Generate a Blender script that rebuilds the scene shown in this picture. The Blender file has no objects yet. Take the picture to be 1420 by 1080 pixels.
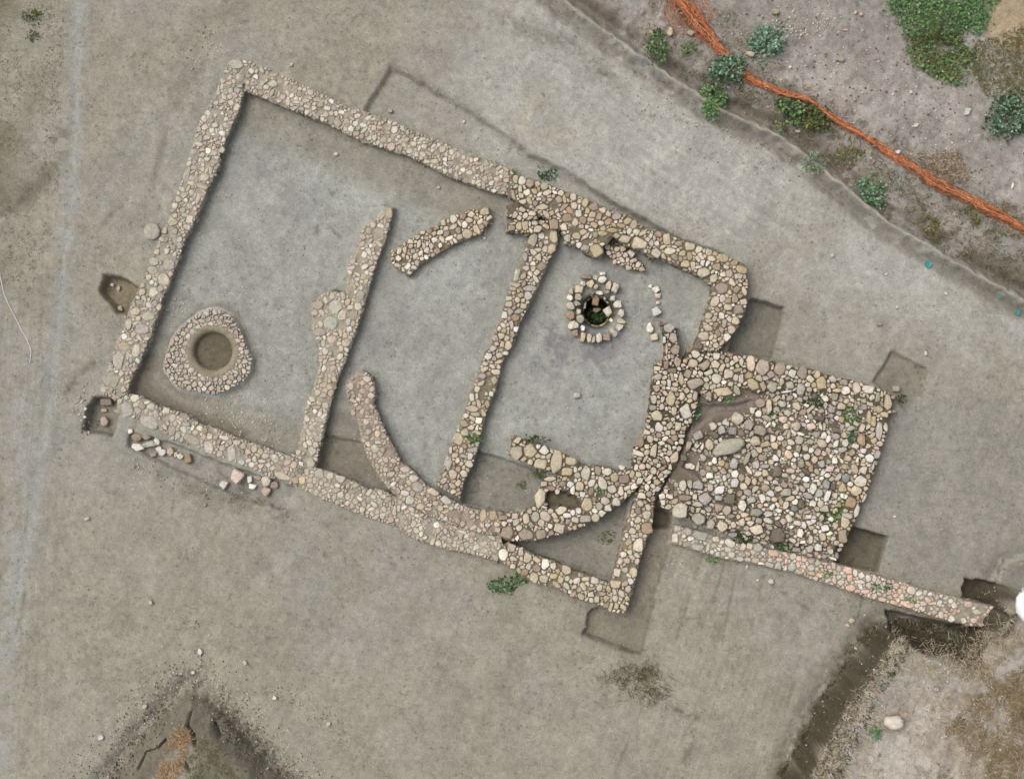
import bpy, math, random, time
import numpy as np
from mathutils import Vector
from mathutils.geometry import delaunay_2d_cdt
T0 = time.time()
rnd = random.Random(7)
rng = np.random.default_rng(11)
S = bpy.context.scene
COL = S.collection
# ------------------------------------------------------------------ camera, sky, sun
H = 32.0            # flying height of the drone
PM = 60.0           # photo pixels per metre at ground level
cam_d = bpy.data.cameras.new("camera"); cam = bpy.data.objects.new("camera", cam_d); COL.objects.link(cam)
cam.location = (0, 0, H); cam.rotation_euler = (0, 0, 0)
cam_d.sensor_fit = 'HORIZONTAL'; cam_d.sensor_width = 36
cam_d.lens = 36 * H / (1420 / PM); cam_d.clip_end = 2000; cam_d.clip_start = 0.5
S.camera = cam
W = bpy.data.worlds.new("World"); S.world = W; W.use_nodes = True
nt = W.node_tree; bg = nt.nodes["Background"]; sky = nt.nodes.new("ShaderNodeTexSky")
sky.sky_type = 'NISHITA'; sky.sun_disc = False; sky.sun_elevation = math.radians(58); sky.sun_rotation = math.radians(300)
sky.air_density = 1.0; sky.dust_density = 6.0; sky.ozone_density = 0.6
hs_ = nt.nodes.new("ShaderNodeHueSaturation"); hs_.inputs["Saturation"].default_value = .38   # thin cloud greys the sky
nt.links.new(sky.outputs[0], hs_.inputs["Color"]); nt.links.new(hs_.outputs[0], bg.inputs[0]); bg.inputs[1].default_value = 0.14
sd = bpy.data.lights.new("sun", 'SUN'); sd.energy = 0.9; sd.angle = math.radians(40); sd.color = (1, .95, .88)
so = bpy.data.objects.new("sun", sd); COL.objects.link(so)
_d = Vector((math.sin(math.radians(300)) * math.cos(math.radians(58)), math.cos(math.radians(300)) * math.cos(math.radians(58)), math.sin(math.radians(58))))
so.rotation_euler = _d.to_track_quat('Z', 'Y').to_euler(); so.location = (0, 0, 20)
S.view_settings.view_transform = 'Standard'; S.view_settings.look = 'None'; S.view_settings.gamma = 1
S.view_settings.exposure = 0.25
S.cycles.max_bounces = 4; S.cycles.diffuse_bounces = 3
# ------------------------------------------------------------------ helpers
def at(px, py, z=0.0):
    k = (H - z) / H / PM
    return ((px - 710) * k, (540 - py) * k)
def to_px(x, y, z=0.0):
    k = (H - z) / H / PM
    return x / k + 710, 540 - y / k
def lin(r, g, b, k=0.75):
    f = lambda c: ((c / 255 + 0.055) / 1.055) ** 2.4 if c > 10 else c / 255 / 12.92
    return np.array([f(r) * k, f(g) * k, f(b) * k])
def sdf(poly, X, Y):
    """signed distance to a polygon, negative inside (photo pixels)"""
    X = np.asarray(X, float); Y = np.asarray(Y, float)
    d = np.full(X.shape, 1e18); ins = np.zeros(X.shape, bool)
    n = len(poly)
    for i in range(n):
        ax, ay = poly[i]; bx, by = poly[(i + 1) % n]
        ex, ey = bx - ax, by - ay
        t = np.clip(((X - ax) * ex + (Y - ay) * ey) / (ex * ex + ey * ey + 1e-9), 0, 1)
        d = np.minimum(d, (X - ax - t * ex) ** 2 + (Y - ay - t * ey) ** 2)
        c = ((ay > Y) != (by > Y)) & (X < (bx - ax) * (Y - ay) / ((by - ay) if by != ay else 1e-9) + ax)
        ins ^= c
    return np.where(ins, -1, 1) * np.sqrt(d)
def pdist(line, X, Y):
    d = np.full(np.shape(X), 1e18)
    for (ax, ay), (bx, by) in zip(line[:-1], line[1:]):
        ex, ey = bx - ax, by - ay
        t = np.clip(((X - ax) * ex + (Y - ay) * ey) / (ex * ex + ey * ey + 1e-9), 0, 1)
        d = np.minimum(d, (X - ax - t * ex) ** 2 + (Y - ay - t * ey) ** 2)
    return np.sqrt(d)
def sm(x, a, b):
    t = np.clip((x - a) / (b - a), 0, 1); return t * t * (3 - 2 * t)
_lat = np.random.default_rng(5).random((16, 256, 256))
def vnoise(X, Y, s, seed=0):
    x = np.asarray(X, float) / s + seed * 17.3; y = np.asarray(Y, float) / s + seed * 9.1
    xi = np.floor(x).astype(int); yi = np.floor(y).astype(int); fx = x - xi; fy = y - yi
    fx = fx * fx * (3 - 2 * fx); fy = fy * fy * (3 - 2 * fy); L = _lat[seed % 16]
    g = lambda i, j: L[i & 255, j & 255]
    return (g(xi, yi) * (1 - fx) + g(xi + 1, yi) * fx) * (1 - fy) + (g(xi, yi + 1) * (1 - fx) + g(xi + 1, yi + 1) * fx) * fy
def fbm(X, Y, s, o=4, seed=0, gain=.5):
    v = 0; a = 1; t = 0
    for k in range(o):
        v = v + a * vnoise(X, Y, s / 2 ** k, seed + k); t += a; a *= gain
    return v / t
def mesh_obj(name, verts, faces, mat, cols=None, parent=None, loc=(0, 0, 0), smooth=False, kind=None):
    me = bpy.data.meshes.new(name); me.from_pydata([tuple(v) for v in verts], [], faces)
    if cols is not None:
        ca = me.color_attributes.new("Col", 'FLOAT_COLOR', 'POINT')
        c = np.ones((len(verts), 4)); c[:, :3] = cols; ca.data.foreach_set("color", c.ravel())
    if smooth: me.polygons.foreach_set("use_smooth", [True] * len(me.polygons))
    me.materials.append(mat); me.update()
    o = bpy.data.objects.new(name, me); COL.objects.link(o); o.location = loc
    if parent is not None: o.parent = parent
    if kind: o["kind"] = kind
    return o
def empty(name, loc, label, cat, group=None):
    o = bpy.data.objects.new(name, None); COL.objects.link(o); o.location = loc; o.empty_display_size = .2
    return tag(o, label, cat, group)
def tag(o, label, cat, group=None, kind=None):
    o["label"] = label; o["category"] = cat
    if group: o["group"] = group
    if kind: o["kind"] = kind
    return o
# ------------------------------------------------------------------ materials
def mat_vc(name, n1=40, a1=.25, n2=8, a2=.2, bump=.3, bscale=60, bdist=.01, rough=.95, extra=None):
    m = bpy.data.materials.new(name); m.use_nodes = True; t = m.node_tree; N = t.nodes; L = t.links
    b = N["Principled BSDF"]; b.inputs["Roughness"].default_value = rough; b.inputs["Specular IOR Level"].default_value = .15
    vc = N.new("ShaderNodeVertexColor"); vc.layer_name = "Col"
    g = N.new("ShaderNodeNewGeometry")
    def noise(scale, det=4):
        n = N.new("ShaderNodeTexNoise"); n.inputs["Scale"].default_value = scale; n.inputs["Detail"].default_value = det
        n.inputs["Roughness"].default_value = .65; L.new(g.outputs["Position"], n.inputs["Vector"]); return n.outputs["Fac"]
    def mr(src, lo, hi, a=.25, z=.75):
        r = N.new("ShaderNodeMapRange"); r.inputs[1].default_value = a; r.inputs[2].default_value = z
        r.inputs[3].default_value = lo; r.inputs[4].default_value = hi; L.new(src, r.inputs[0]); return r.outputs[0]
    f1 = mr(noise(n1), 1 - a1, 1 + a1); f2 = mr(noise(n2), 1 - a2, 1 + a2)
    mu = N.new("ShaderNodeMath"); mu.operation = 'MULTIPLY'; L.new(f1, mu.inputs[0]); L.new(f2, mu.inputs[1])
    fac = mu.outputs[0]
    if extra: fac = extra(N, L, g, fac, noise, mr)
    vm = N.new("ShaderNodeVectorMath"); vm.operation = 'SCALE'; L.new(vc.outputs[0], vm.inputs[0]); L.new(fac, vm.inputs[3])
    L.new(vm.outputs[0], b.inputs["Base Color"])
    bp = N.new("ShaderNodeBump"); bp.inputs["Strength"].default_value = bump; bp.inputs["Distance"].default_value = bdist
    L.new(noise(bscale, 5), bp.inputs["Height"]); L.new(bp.outputs[0], b.inputs["Normal"])
    return m
def speckle(N, L, g, fac, noise, mr):
    # crumbs of darker and paler soil lying in the surface
    def dots(scale, lo, hi, val, msc, mlo, mhi):
        v = N.new("ShaderNodeTexVoronoi"); v.inputs["Scale"].default_value = scale; v.inputs["Randomness"].default_value = 1
        L.new(g.outputs["Position"], v.inputs["Vector"])
        d = mr(v.outputs["Distance"], 1, 0, lo, hi); msk = mr(noise(msc, 2), 0, 1, mlo, mhi)
        p = N.new("ShaderNodeMath"); p.operation = 'MULTIPLY'; L.new(d, p.inputs[0]); L.new(msk, p.inputs[1])
        q = N.new("ShaderNodeMath"); q.operation = 'MULTIPLY_ADD'; L.new(p.outputs[0], q.inputs[0]); q.inputs[1].default_value = val; q.inputs[2].default_value = 1
        return q.outputs[0]
    for args in ((7, .12, .34, -.30, 1.7, .50, .62), (16, .10, .36, -.22, 2.9, .48, .60), (13, .08, .22, .30, 2.3, .52, .62)):
        m = N.new("ShaderNodeMath"); m.operation = 'MULTIPLY'; L.new(fac, m.inputs[0]); L.new(dots(*args), m.inputs[1]); fac = m.outputs[0]
    return fac
M_ground = mat_vc("soil", 30, .26, 9, .14, .9, 30, .03, extra=speckle)
M_stone = mat_vc("stone", 26, .26, 9, .20, .5, 60, .012, .85)
M_earth = mat_vc("wall_earth", 35, .28, 9, .20, .7, 50, .02)
M_leaf = mat_vc("leaf", 20, .18, 5, .15, .0, 20, .01, .6)
M_straw = mat_vc("straw", 20, .25, 5, .2, .0, 20, .01, .8)
M_plastic = mat_vc("plastic_net", 30, .2, 4, .25, .1, 40, .005, .5)
# ------------------------------------------------------------------ outlines traced in photo pixels
W1 = [(320,80),(345,84),(340,108),(337,128),(332,150),(319,181),(308,207),(301,238),(288,262),(270,307),(259,327),(249,356),(231,400),(220,428),(210,465),(194,501),(181,527),(176,547),(160,555),(138,545),(144,525),(155,493),(168,460),(181,426),(193,397),(205,371),(220,335),(229,307),(245,270),(255,241),(267,202),(272,176),(290,145),(298,130),(308,105)]
W2 = [(345,84),(387,101),(431,122),(485,148),(542,166),(573,181),(625,202),(700,231),(708,236),(706,272),(677,264),(622,244),(563,215),(501,196),(454,171),(394,148),(348,129),(339,127)]
W3 = [(707,236),(720,244),(752,252),(782,265),(814,275),(840,290),(873,300),(902,320),(931,327),(964,340),(1001,351),(1033,367),(1037,386),(1020,398),(988,394),(972,383),(948,372),(918,358),(902,356),(891,348),(867,340),(851,327),(838,340),(835,351),(822,356),(803,343),(787,338),(779,322),(762,306),(745,296),(720,281),(704,271)]
W3b = [(1037,386),(1036,423),(1025,450),(1009,471),(996,487),(958,488),(969,469),(974,450),(980,431),(988,407),(988,394),(1020,392)]
W18 = [(703,285),(716,281),(745,296),(748,318),(735,324),(704,321),(703,311),(716,304),(704,300)]
W5 = [(735,322),(748,306),(764,306),(777,320),(771,340),(758,370),(744,402),(731,431),(720,450),(712,477),(698,498),(689,536),(678,564),(671,584),(664,618),(656,644),(644,667),(638,691),(604,673),(618,640),(627,611),(638,587),(647,562),(653,540),(662,522),(673,489),(680,482),(685,461),(696,442),(701,418),(708,397),(715,380),(725,354)]
W4 = [(530,292),(545,288),(540,314),(533,335),(521,369),(510,405),(501,436),(493,462),(485,483),(480,498),(469,524),(460,553),(451,591),(444,618),(438,649),(424,645),(409,635),(413,618),(421,584),(424,562),(436,536),(443,507),(442,475),(433,460),(432,426),(437,415),(452,405),(479,405),(482,371),(489,356),(496,338),(504,314),(526,300)]
W6 = [(542,351),(563,335),(589,320),(620,304),(651,291),(677,288),(681,300),(678,312),(667,324),(646,332),(630,338),(604,354),(584,366),(568,382),(552,374),(541,362)]
W7 = [(480,531),(492,518),(502,513),(516,522),(521,547),(518,560),(533,593),(542,613),(556,640),(573,653),(591,673),(611,687),(644,702),(664,707),(696,711),(694,741),(680,742),(650,735),(620,725),(590,713),(556,693),(538,676),(524,658),(511,636),(500,611),(498,589),(487,573),(481,547)]
W7b = [(696,711),(720,711),(739,703),(748,676),(758,663),(778,660),(791,662),(803,645),(833,646),(856,653),(878,652),(893,664),(890,672),(876,684),(856,700),(833,716),(811,729),(780,740),(744,749),(720,751),(702,749),(694,741)]
W8 = [(711,606),(724,609),(744,614),(762,622),(780,629),(803,640),(803,645),(791,662),(776,658),(762,653),(742,647),(724,639),(707,631)]
W9 = [(162,551),(177,545),(192,549),(216,561),(257,574),(278,587),(309,598),(345,613),(371,621),(409,636),(438,649),(462,656),(489,667),(511,678),(533,680),(556,693),(590,713),(640,732),(694,741),(697,756),(690,778),(660,770),(620,762),(575,748),(550,730),(507,716),(478,704),(444,691),(413,675),(366,657),(327,642),(283,624),(241,611),(221,595),(184,580),(161,572)]
W10 = [(702,754),(724,760),(744,771),(767,778),(793,791),(829,802),(846,809),(876,822),(868,850),(850,849),(829,838),(790,826),(771,816),(744,808),(727,800),(709,787),(692,778),(697,758)]
W11 = [(884,687),(906,700),(906,713),(904,731),(896,749),(887,780),(882,802),(876,822),(846,809),(853,791),(858,767),(862,749),(869,722),(876,704)]
W12 = [(908,507),(922,495),(922,465),(918,452),(936,452),(942,490),(947,500),(955,488),(976,490),(976,522),(969,549),(962,580),(949,602),(944,624),(938,645),(925,660),(906,700),(884,687),(893,664),(878,650),(878,625),(893,602),(898,584),(902,558),(904,536)]
W14 = [(935,728),(966,736),(1022,754),(1062,760),(1116,772),(1143,779),(1179,787),(1219,799),(1260,810),(1300,823),(1337,832),(1380,842),(1372,868),(1347,868),(1307,858),(1267,846),(1230,836),(1192,824),(1154,811),(1131,805),(1103,794),(1052,783),(1001,774),(963,762),(931,753)]
PN = [(976,490),(996,487),(1033,493),(1076,504),(1122,511),(1156,522),(1196,531),(1222,540),(1241,548),(1238,569),(1225,568),(1200,552),(1165,545),(1120,543),(1062,541),(1051,545),(1027,535),(1022,548),(1000,554),(982,556),(973,545),(976,522)]
PE = [(1238,569),(1231,584),(1229,604),(1220,629),(1211,660),(1202,680),(1189,718),(1179,736),(1168,759),(1150,752),(1160,730),(1172,700),(1185,672),(1192,640),(1205,600),(1212,566),(1225,568)]
RUB = [(950,614),(966,608),(985,594),(1003,582),(1022,575),(1044,568),(1058,556),(1062,541),(1120,543),(1165,545),(1200,552),(1212,566),(1205,600),(1192,640),(1185,672),(1172,700),(1160,730),(1150,752),(1160,779),(1140,776),(1062,758),(1025,750),(976,731),(933,713),(915,702),(912,690),(928,662),(960,680),(975,668),(965,650),(975,625),(950,640)]
SPUR = [(838,340),(851,335),(872,350),(893,367),(891,376),(868,372),(850,362),(841,352)]
HEARTH = [(303,421),(319,428),(334,447),(345,478),(354,498),(352,519),(340,536),(301,556),(267,551),(241,543),(226,523),(220,515),(225,493),(233,467),(246,449),(272,428),(288,422)]
INNER = [(328,112),(420,140),(560,195),(700,250),(850,310),(1010,375),(1000,440),(980,490),(960,500),(935,640),(895,690),(865,830),(780,805),(700,766),(560,715),(410,655),(170,562),(190,500),(250,320),(300,190)]
PLAT = [(970,500),(1076,512),(1222,548),(1230,575),(1205,670),(1160,770),(1060,752),(935,715),(905,700),(925,655),(945,620),(965,560)]
BANK = [(735,-30),(800,22),(870,72),(930,112),(1000,158),(1080,192),(1150,247),(1230,312),(1330,372),(1440,432),(2200,700),(2200,-900),(400,-900)]
BAULK = [(1095,1120),(1150,1012),(1185,955),(1237,884),(1262,893),(1290,905),(1345,917),(1377,882),(1408,835),(1430,795),(2200,600),(2200,1900),(800,1900)]
MOUND = [(263,962),(300,984),(345,1032),(395,1085),(480,1190),(900,1900),(-300,1900),(60,1200),(160,1078),(215,1008)]
def plan(poly, z): return [(710 + (x - 710) * (H - z) / H, 540 + (y - 540) * (H - z) / H) for x, y in poly]
BAULK = plan(BAULK, .9)
HOLES = [[(757,684),(770,678),(786,682),(800,690),(802,702),(790,706),(775,702),(758,703)], [(1082,545),(1104,544),(1102,552),(1084,553)], [(838,330),(850,326),(870,341),(892,352),(886,358),(866,348),(850,338)]]
HC = (295, 487)
WELLC = (824, 428)
# levels: (outline, depth change or target, edge width px, mode)
LEDGE_N = [(541,88),(590,115),(640,145),(700,181),(735,210),(790,235),(860,280),(940,325),(1010,350),(1000,380),(720,290),(500,190),(505,148)]
PITS = [
 ([(143,379),(168,383),(193,396),(186,440),(160,436),(153,425),(137,405)], -.30, 5),
 ([(130,548),(172,552),(156,607),(113,597),(118,570)], -.30, 4),
 ([(1032,425),(1045,412),(1091,424),(1073,497),(1010,490),(1022,455)], -.30, 3),
 ([(1240,485),(1292,510),(1285,545),(1258,570),(1213,530)], -.10, 5),
 ([(1185,730),(1235,745),(1222,795),(1160,785),(1165,762)], -.45, 3),
 ([(1343,803),(1396,812),(1388,846),(1338,835)], -.60, 3),
 ([(900,705),(935,715),(925,760),(890,912),(808,882),(820,845),(868,845),(885,790)], -.16, 3),
 ([(900,700),(935,712),(930,735),(904,735)], -.35, 4),
 ([(178,598),(230,610),(320,645),(405,672),(412,680),(398,710),(330,692),(250,655),(176,622)], -.14, 4),
 ([(892,976),(968,1000),(945,1130),(830,1130)], -.022, 6),
 ([(1232,845),(1300,862),(1372,872),(1385,845),(1420,800),(1430,800),(1375,890),(1345,922),(1290,910),(1240,890)], -.55, 8),
 ([(640,618),(664,625),(742,650),(760,664),(745,704),(700,712),(640,700)], -.12, 3),
 ([(700,752),(890,668),(875,690),(850,806),(793,795)], -.15, 3),
 ([(440,600),(500,612),(556,695),(440,650)], -.10, 4),
]
CLAY = [(512,284),(530,281),(548,286),(536,330),(520,372),(508,410),(480,410),(450,402),(443,406),(462,395),(478,372),(484,352),(496,318)]
CRACKS = [[(268,985),(266,1000),(274,1012),(276,1028)], [(236,1020),(224,1033),(206,1040),(196,1062)], [(262,1050),(268,1062)], [(300,1000),(308,1018)]]
def height(X, Y):
    """terrain height over photo-plan coordinates (1 px = 1/60 m)"""
    wx = X + (vnoise(X, Y, 9, 1) - .5) * 4; wy = Y + (vnoise(X, Y, 9, 2) - .5) * 4
    z = -.22 * sm(wx + .2 * wy, 420, 1150) - .06 * sm(wy, 640, 900)
    def inset(poly, val, w, mode, z):
        xs = [p[0] for p in poly]; ys = [p[1] for p in poly]
        m = (wx > min(xs) - w - 2) & (wx < max(xs) + w + 2) & (wy > min(ys) - w - 2) & (wy < max(ys) + w + 2)
        if not m.any(): return z
        d = sdf(poly, wx[m], wy[m]); t = 1 - sm(d, -w, 0.5)
        zz = z[m]; z[m] = zz + t * (val if mode == 'add' else (val - zz)); return z
    z = inset(LEDGE_N, -.13, 7, 'add', z)
    z = inset(INNER, -.27, 4, 'set', z)
    z = inset(PLAT, -.02, 8, 'set', z)
    for p, v, w in PITS: z = inset(p, v, w, 'add', z)
    z = inset(CLAY, .18, 5, 'add', z)
    # bare hollow inside the platform
    z = inset([(962,560),(1000,560),(1050,552),(1040,568),(990,575),(960,600),(945,650),(975,668),(985,650),(960,612)], -.16, 5, 'add', z)
    d = sdf(BANK, wx, wy)
    z = z + .15 * np.exp(-((d + 3) / 5.5) ** 2) - .10 * np.exp(-((d - 10) / 8) ** 2) + .22 * (1 - sm(d, -60, 0)) + .10 * (1 - sm(d, -6, 2)) - .16 * np.exp(-((d + 19) / 8) ** 2)
    z = z + .05 * np.exp(-((pdist([(700,183),(790,237),(860,282),(940,326)], wx, wy)) / 5) ** 2)
    d = sdf(BAULK, X + (vnoise(X, Y, 22, 3) - .5) * 12, Y + (vnoise(X, Y, 14, 4) - .5) * 10)
    z = z + 1.35 * (1 - sm(d, -4, 3)) - .14 * (1 - sm(d, 0, 40)) + .22 * np.exp(-((d - 5) / 7) ** 2) * (vnoise(X, Y, 6, 5) - .2)
    dB = d
    d = sdf(MOUND, X + (vnoise(X, Y, 22, 5) - .5) * 6, Y + (vnoise(X, Y, 14, 6) - .5) * 6)
    z = z + .50 * (1 - sm(d, -34, 2)) + .10 * (1 - sm(d, -4, 0)) - .16 * np.exp(-((d - 12) / 14) ** 2) - .12 * np.exp(-((d + 34) / 9) ** 2) - .10 * (1 - sm(d, -60, -30))
    z = z + .22 * np.exp(-((d - 4) / 18) ** 2) * (fbm(X, Y, 8, 3, 4, .8) - .5)
    for c in CRACKS: z = z - .22 * np.exp(-(pdist(c, X, Y) / 1.6) ** 2)
    # the hole in the hearth and the shaft of the well
    z = z - .05 * (1 - sm(np.hypot(X - HC[0], Y - HC[1]), 24, 34))
    z = z - .9 * (1 - sm(np.hypot((X - 829) / .85, Y - 430), 17, 24))
    # shallow ruts
    for ln in RUTS: z = z - .012 * np.exp(-(pdist(ln, X, Y) / 5) ** 2)
    rough = sm(sdf(BANK, X, Y), 10, -30) + sm(sdf(BAULK, X, Y), 10, -10) + sm(sdf(MOUND, X, Y), 10, -10)
    z = z + (fbm(X, Y, 60, 3, 7) - .5) * .10 + (fbm(X, Y, 11, 3, 8) - .5) * (.022 + .07 * rough)
    return z
RUTS = [[(106,0),(104,120),(96,290),(70,530),(45,690),(12,900)], [(985,745),(935,905)], [(1028,770),(1003,900)], [(1062,800),(1045,870)], [(1200,830),(1193,862)], [(1090,850),(1125,890)], [(165,290),(178,275)]]
# ------------------------------------------------------------------ ground sheet
def axis(lo, hi, step, far):
    a = list(np.arange(lo, hi + step, step)); s = step; b = []
    x = a[-1]
    while x < far: s *= 1.22; x += s; b.append(x)
    s = step; c = []; x = a[0]
    while x > -far: s *= 1.22; x -= s; c.append(x)
    return np.array(c[::-1] + a + b)
ax = axis(-140, 1560, 2, 18000); ay = axis(-120, 1200, 2, 18000)
GX, GY = np.meshgrid(ax, ay)
GZ = height(GX, GY)
def C(r, g, b): return lin(r, g, b)
col = np.empty(GX.shape + (3,)); col[:] = C(160,156,145)
def mixc(mask, c):
    global col
    m = np.clip(mask, 0, 1)[..., None]; col = col * (1 - m) + c * m
nA = fbm(GX, GY, 130, 4, 1); nB = fbm(GX, GY, 45, 4, 5, .6); nC = fbm(GX, GY, 18, 3, 9, .6); nD = fbm(GX, GY, 220, 3, 3)
mixc(.6 * sm(nA, .45, .62), C(158,151,135))
mixc(.3 * sm(nB, .50, .66), C(158,157,150))
mixc(.3 * sm(nC, .55, .72), C(148,142,128))
mixc(.8 * sm(GX + .15 * GY, 110, 20) * sm(fbm(GX, GY, 70, 3, 4), .36, .55) * sm(GY, 430, 330), C(126,118,100))
mixc(.5 * sm(GY, 640, 760) * sm(nD, .35, .6), C(160,154,138))
mixc(.85 * sm(GX + .3 * GY, 600, 760) * sm(GY - .35 * GX, 60, -60), C(178,176,168))
mixc(.45 * sm(GX, 900, 1000) * sm(GY, 200, 360) * sm(nA, .40, .55), C(155,150,136))
mixc(.7 * np.exp(-(pdist(RUTS[0], GX, GY) / 11) ** 2) * sm(nC, .3, .5), C(155,158,153))
d = sdf(INNER, GX, GY); mi = 1 - sm(d, -4, 2)
mixc(mi, C(164,164,156)); mixc(mi * .55 * sm(nB, .5, .64), C(153,152,147)); mixc(mi * .5 * sm(nA, .5, .62), C(172,173,167))
mixc(mi * .8 * sm(np.hypot(GX - 800, (GY - 480) * 1.6), 110, 40) * sm(nC, .42, .6), C(138,136,138))
mixc(mi * .65 * np.clip(sm(pdist([(345,140),(660,280)], GX, GY), 60, 20) + sm(pdist([(215,560),(420,630)], GX, GY), 55, 15) + sm(GX, 320, 230) * sm(GY, 380, 560), 0, 1), C(146,140,124))
mixc(mi * .6 * sm(np.hypot(GX - 480, GY - 620), 70, 40), C(132,126,112))
dp = sdf(PLAT, GX, GY); mixc(1 - sm(dp, -3, 2), C(122,112,97))
mixc((1 - sm(sdf([(965,562),(1010,556),(1052,548),(1040,568),(990,575),(960,600),(945,650),(975,668),(985,650),(962,625),(945,620)], GX, GY), -3, 6)), C(140,129,119))
de = sdf([(1238,560),(1290,540),(1430,560),(1430,800),(1380,840),(1170,780)], GX, GY); mixc(.8 * (1 - sm(de, -20, 20)), C(151,148,139))
for p, v, w in PITS[:8] + PITS[8:9] + PITS[11:]:
    mixc(.55 * (1 - sm(sdf(p, GX, GY), -2, 3)), C(126,118,102) if p is not PITS[8][0] else C(152,150,143))
for k in (4, 5): mixc(.6 * (1 - sm(sdf(PITS[k][0], GX, GY), -2, 3)), C(104,96,78))
mixc(.75 * (1 - sm(sdf(PITS[2][0], GX, GY), -2, 3)), C(136,133,122))
mixc(.9 * (1 - sm(sdf(PITS[0][0], GX, GY), -2, 3)), C(142,131,110))
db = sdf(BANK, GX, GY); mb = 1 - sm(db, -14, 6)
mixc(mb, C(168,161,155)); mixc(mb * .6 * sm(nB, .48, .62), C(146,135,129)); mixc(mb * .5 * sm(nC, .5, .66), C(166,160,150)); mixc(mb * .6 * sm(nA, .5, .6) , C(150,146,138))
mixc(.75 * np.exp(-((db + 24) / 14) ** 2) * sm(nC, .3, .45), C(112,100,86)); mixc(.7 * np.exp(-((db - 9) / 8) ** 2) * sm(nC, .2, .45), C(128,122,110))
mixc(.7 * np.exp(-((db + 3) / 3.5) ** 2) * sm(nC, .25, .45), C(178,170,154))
mixc(.5 * np.exp(-(pdist([(545,90),(640,145),(735,215),(860,285),(940,330)], GX, GY) / 6) ** 2), C(132,128,116))
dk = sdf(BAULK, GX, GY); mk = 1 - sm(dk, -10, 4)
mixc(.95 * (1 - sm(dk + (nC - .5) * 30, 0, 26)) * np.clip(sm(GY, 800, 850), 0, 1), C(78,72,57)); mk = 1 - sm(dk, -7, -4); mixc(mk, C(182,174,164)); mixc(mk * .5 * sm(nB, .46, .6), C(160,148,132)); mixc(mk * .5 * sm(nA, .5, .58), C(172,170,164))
mixc(mk * .8 * sm(GX - .3 * GY, 960, 1080) * sm(nC, .35, .6), C(122,104,70))
dm = sdf(MOUND, GX, GY); mm = 1 - sm(dm, -8, 2)
mixc(.75 * (1 - sm(dm + (nC - .5) * 24, -10, 24)), C(104,96,82)); mixc(mm * np.exp(-((dm + 12) / 9) ** 2), C(128,123,110)); mixc(.9 * (1 - sm(dm, -52, -36)), C(160,153,143))
mixc((1 - sm(dm, -40, -20)) * .8 * sm(GX, 250, 290) * sm(GY, 1000, 1040), C(122,120,98))
mixc(.8 * (1 - sm(sdf(HEARTH, GX, GY), -2, 8)), C(140,134,122))
mixc(.55 * (1 - sm(pdist([(205,500),(190,535),(230,565),(330,605)], GX, GY), 6, 18)), C(106,92,78))
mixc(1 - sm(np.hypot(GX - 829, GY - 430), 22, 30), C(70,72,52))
mixc(1 - sm(np.hypot(GX - HC[0], GY - HC[1]), 26, 36), C(110,102,86))
mixc(.5 * np.exp(-(pdist([(180,640),(300,690),(400,712)], GX, GY) / 12) ** 2) * sm(nC, .3, .6), C(118,108,90))
tan = sm(np.hypot(GX - 760, (GY - 160) * 1.5), 90, 30); mixc(.35 * tan * sm(nB, .4, .6), C(176,168,140))
mixc(1 - sm(np.hypot((GX - 1412), GY - 20), 48, 62) * 1.0, C(176,158,132))
for ln, wd_, c_ in [([(985,745),(935,905)],2,0),([(1010,770),(985,860)],2.5,0),([(1028,770),(1003,900)],2,0),([(1062,800),(1045,870)],2.5,0),([(1075,815),(1100,830),(1125,848)],2.5,0),([(1200,830),(1193,862)],2,1),([(1120,890),(1090,1000)],3,0),([(965,1000),(958,1040),(945,1080)],7,1),([(890,975),(935,985),(968,1000)],4,1),([(165,290),(178,275)],1.6,1),([(130,330),(150,300),(170,280)],3,0),([(270,100),(235,170),(215,240)],6,0),([(700,30),(790,60),(860,120)],14,0),([(930,750),(905,850),(890,912)],2.5,1),([(808,882),(850,900),(890,912)],3,1),([(300,655),(350,690),(400,712)],4,1),([(90,545),(110,520),(135,500)],6,1),([(437,300),(438,330)],2,1),([(455,312),(470,328)],3,0),([(840,945),(880,960),(930,968)],9,1),([(0,300),(60,250),(90,190)],14,1),([(20,880),(30,840),(40,800)],3,1),([(1000,160),(1060,200)],10,0)]:
    mixc((.75 if c_ else .5) * np.exp(-(pdist(ln, GX, GY) / wd_) ** 2) * sm(nC + .3 * vnoise(GX, GY, 4, 2), .45, .65), C(116,110,96))
nf = fbm(GX, GY, 9, 3, 12, .7)[..., None]; nm = fbm(GX, GY, 32, 3, 6, .6)[..., None]
col = col * (1 + (nf - .5) * .42) * (1 + (nm - .5) * .24)
for (an_, l_, w_, amp, msk_) in ((-1.25, 70, 2.6, .10, sm(GX, 860, 960) * sm(GY, 740, 800)), (.58, 90, 4, .08, sm(GY - .5 * GX, -100, -200)), (1.62, 80, 3, .09, sm(GX, 150, 60)), (-1.1, 60, 5, .05, sm(GX, 100, 200))):
    u_ = GX * math.cos(an_) + GY * math.sin(an_); v_ = -GX * math.sin(an_) + GY * math.cos(an_); col = col * (1 + ((vnoise(u_ / (l_ / w_), v_, w_, 8) - .5) * 2 * amp * msk_ * sm(nD, .35, .55))[..., None])
spk = sm(vnoise(GX, GY, 5, 11), .80, .95) * sm(nA + .5 * nC, .62, .85); col = col * (1 - .26 * spk[..., None])
kz = (H - 0) / H / PM
col = col * np.array([.994, 1.0, .990]) * 1.03
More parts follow.
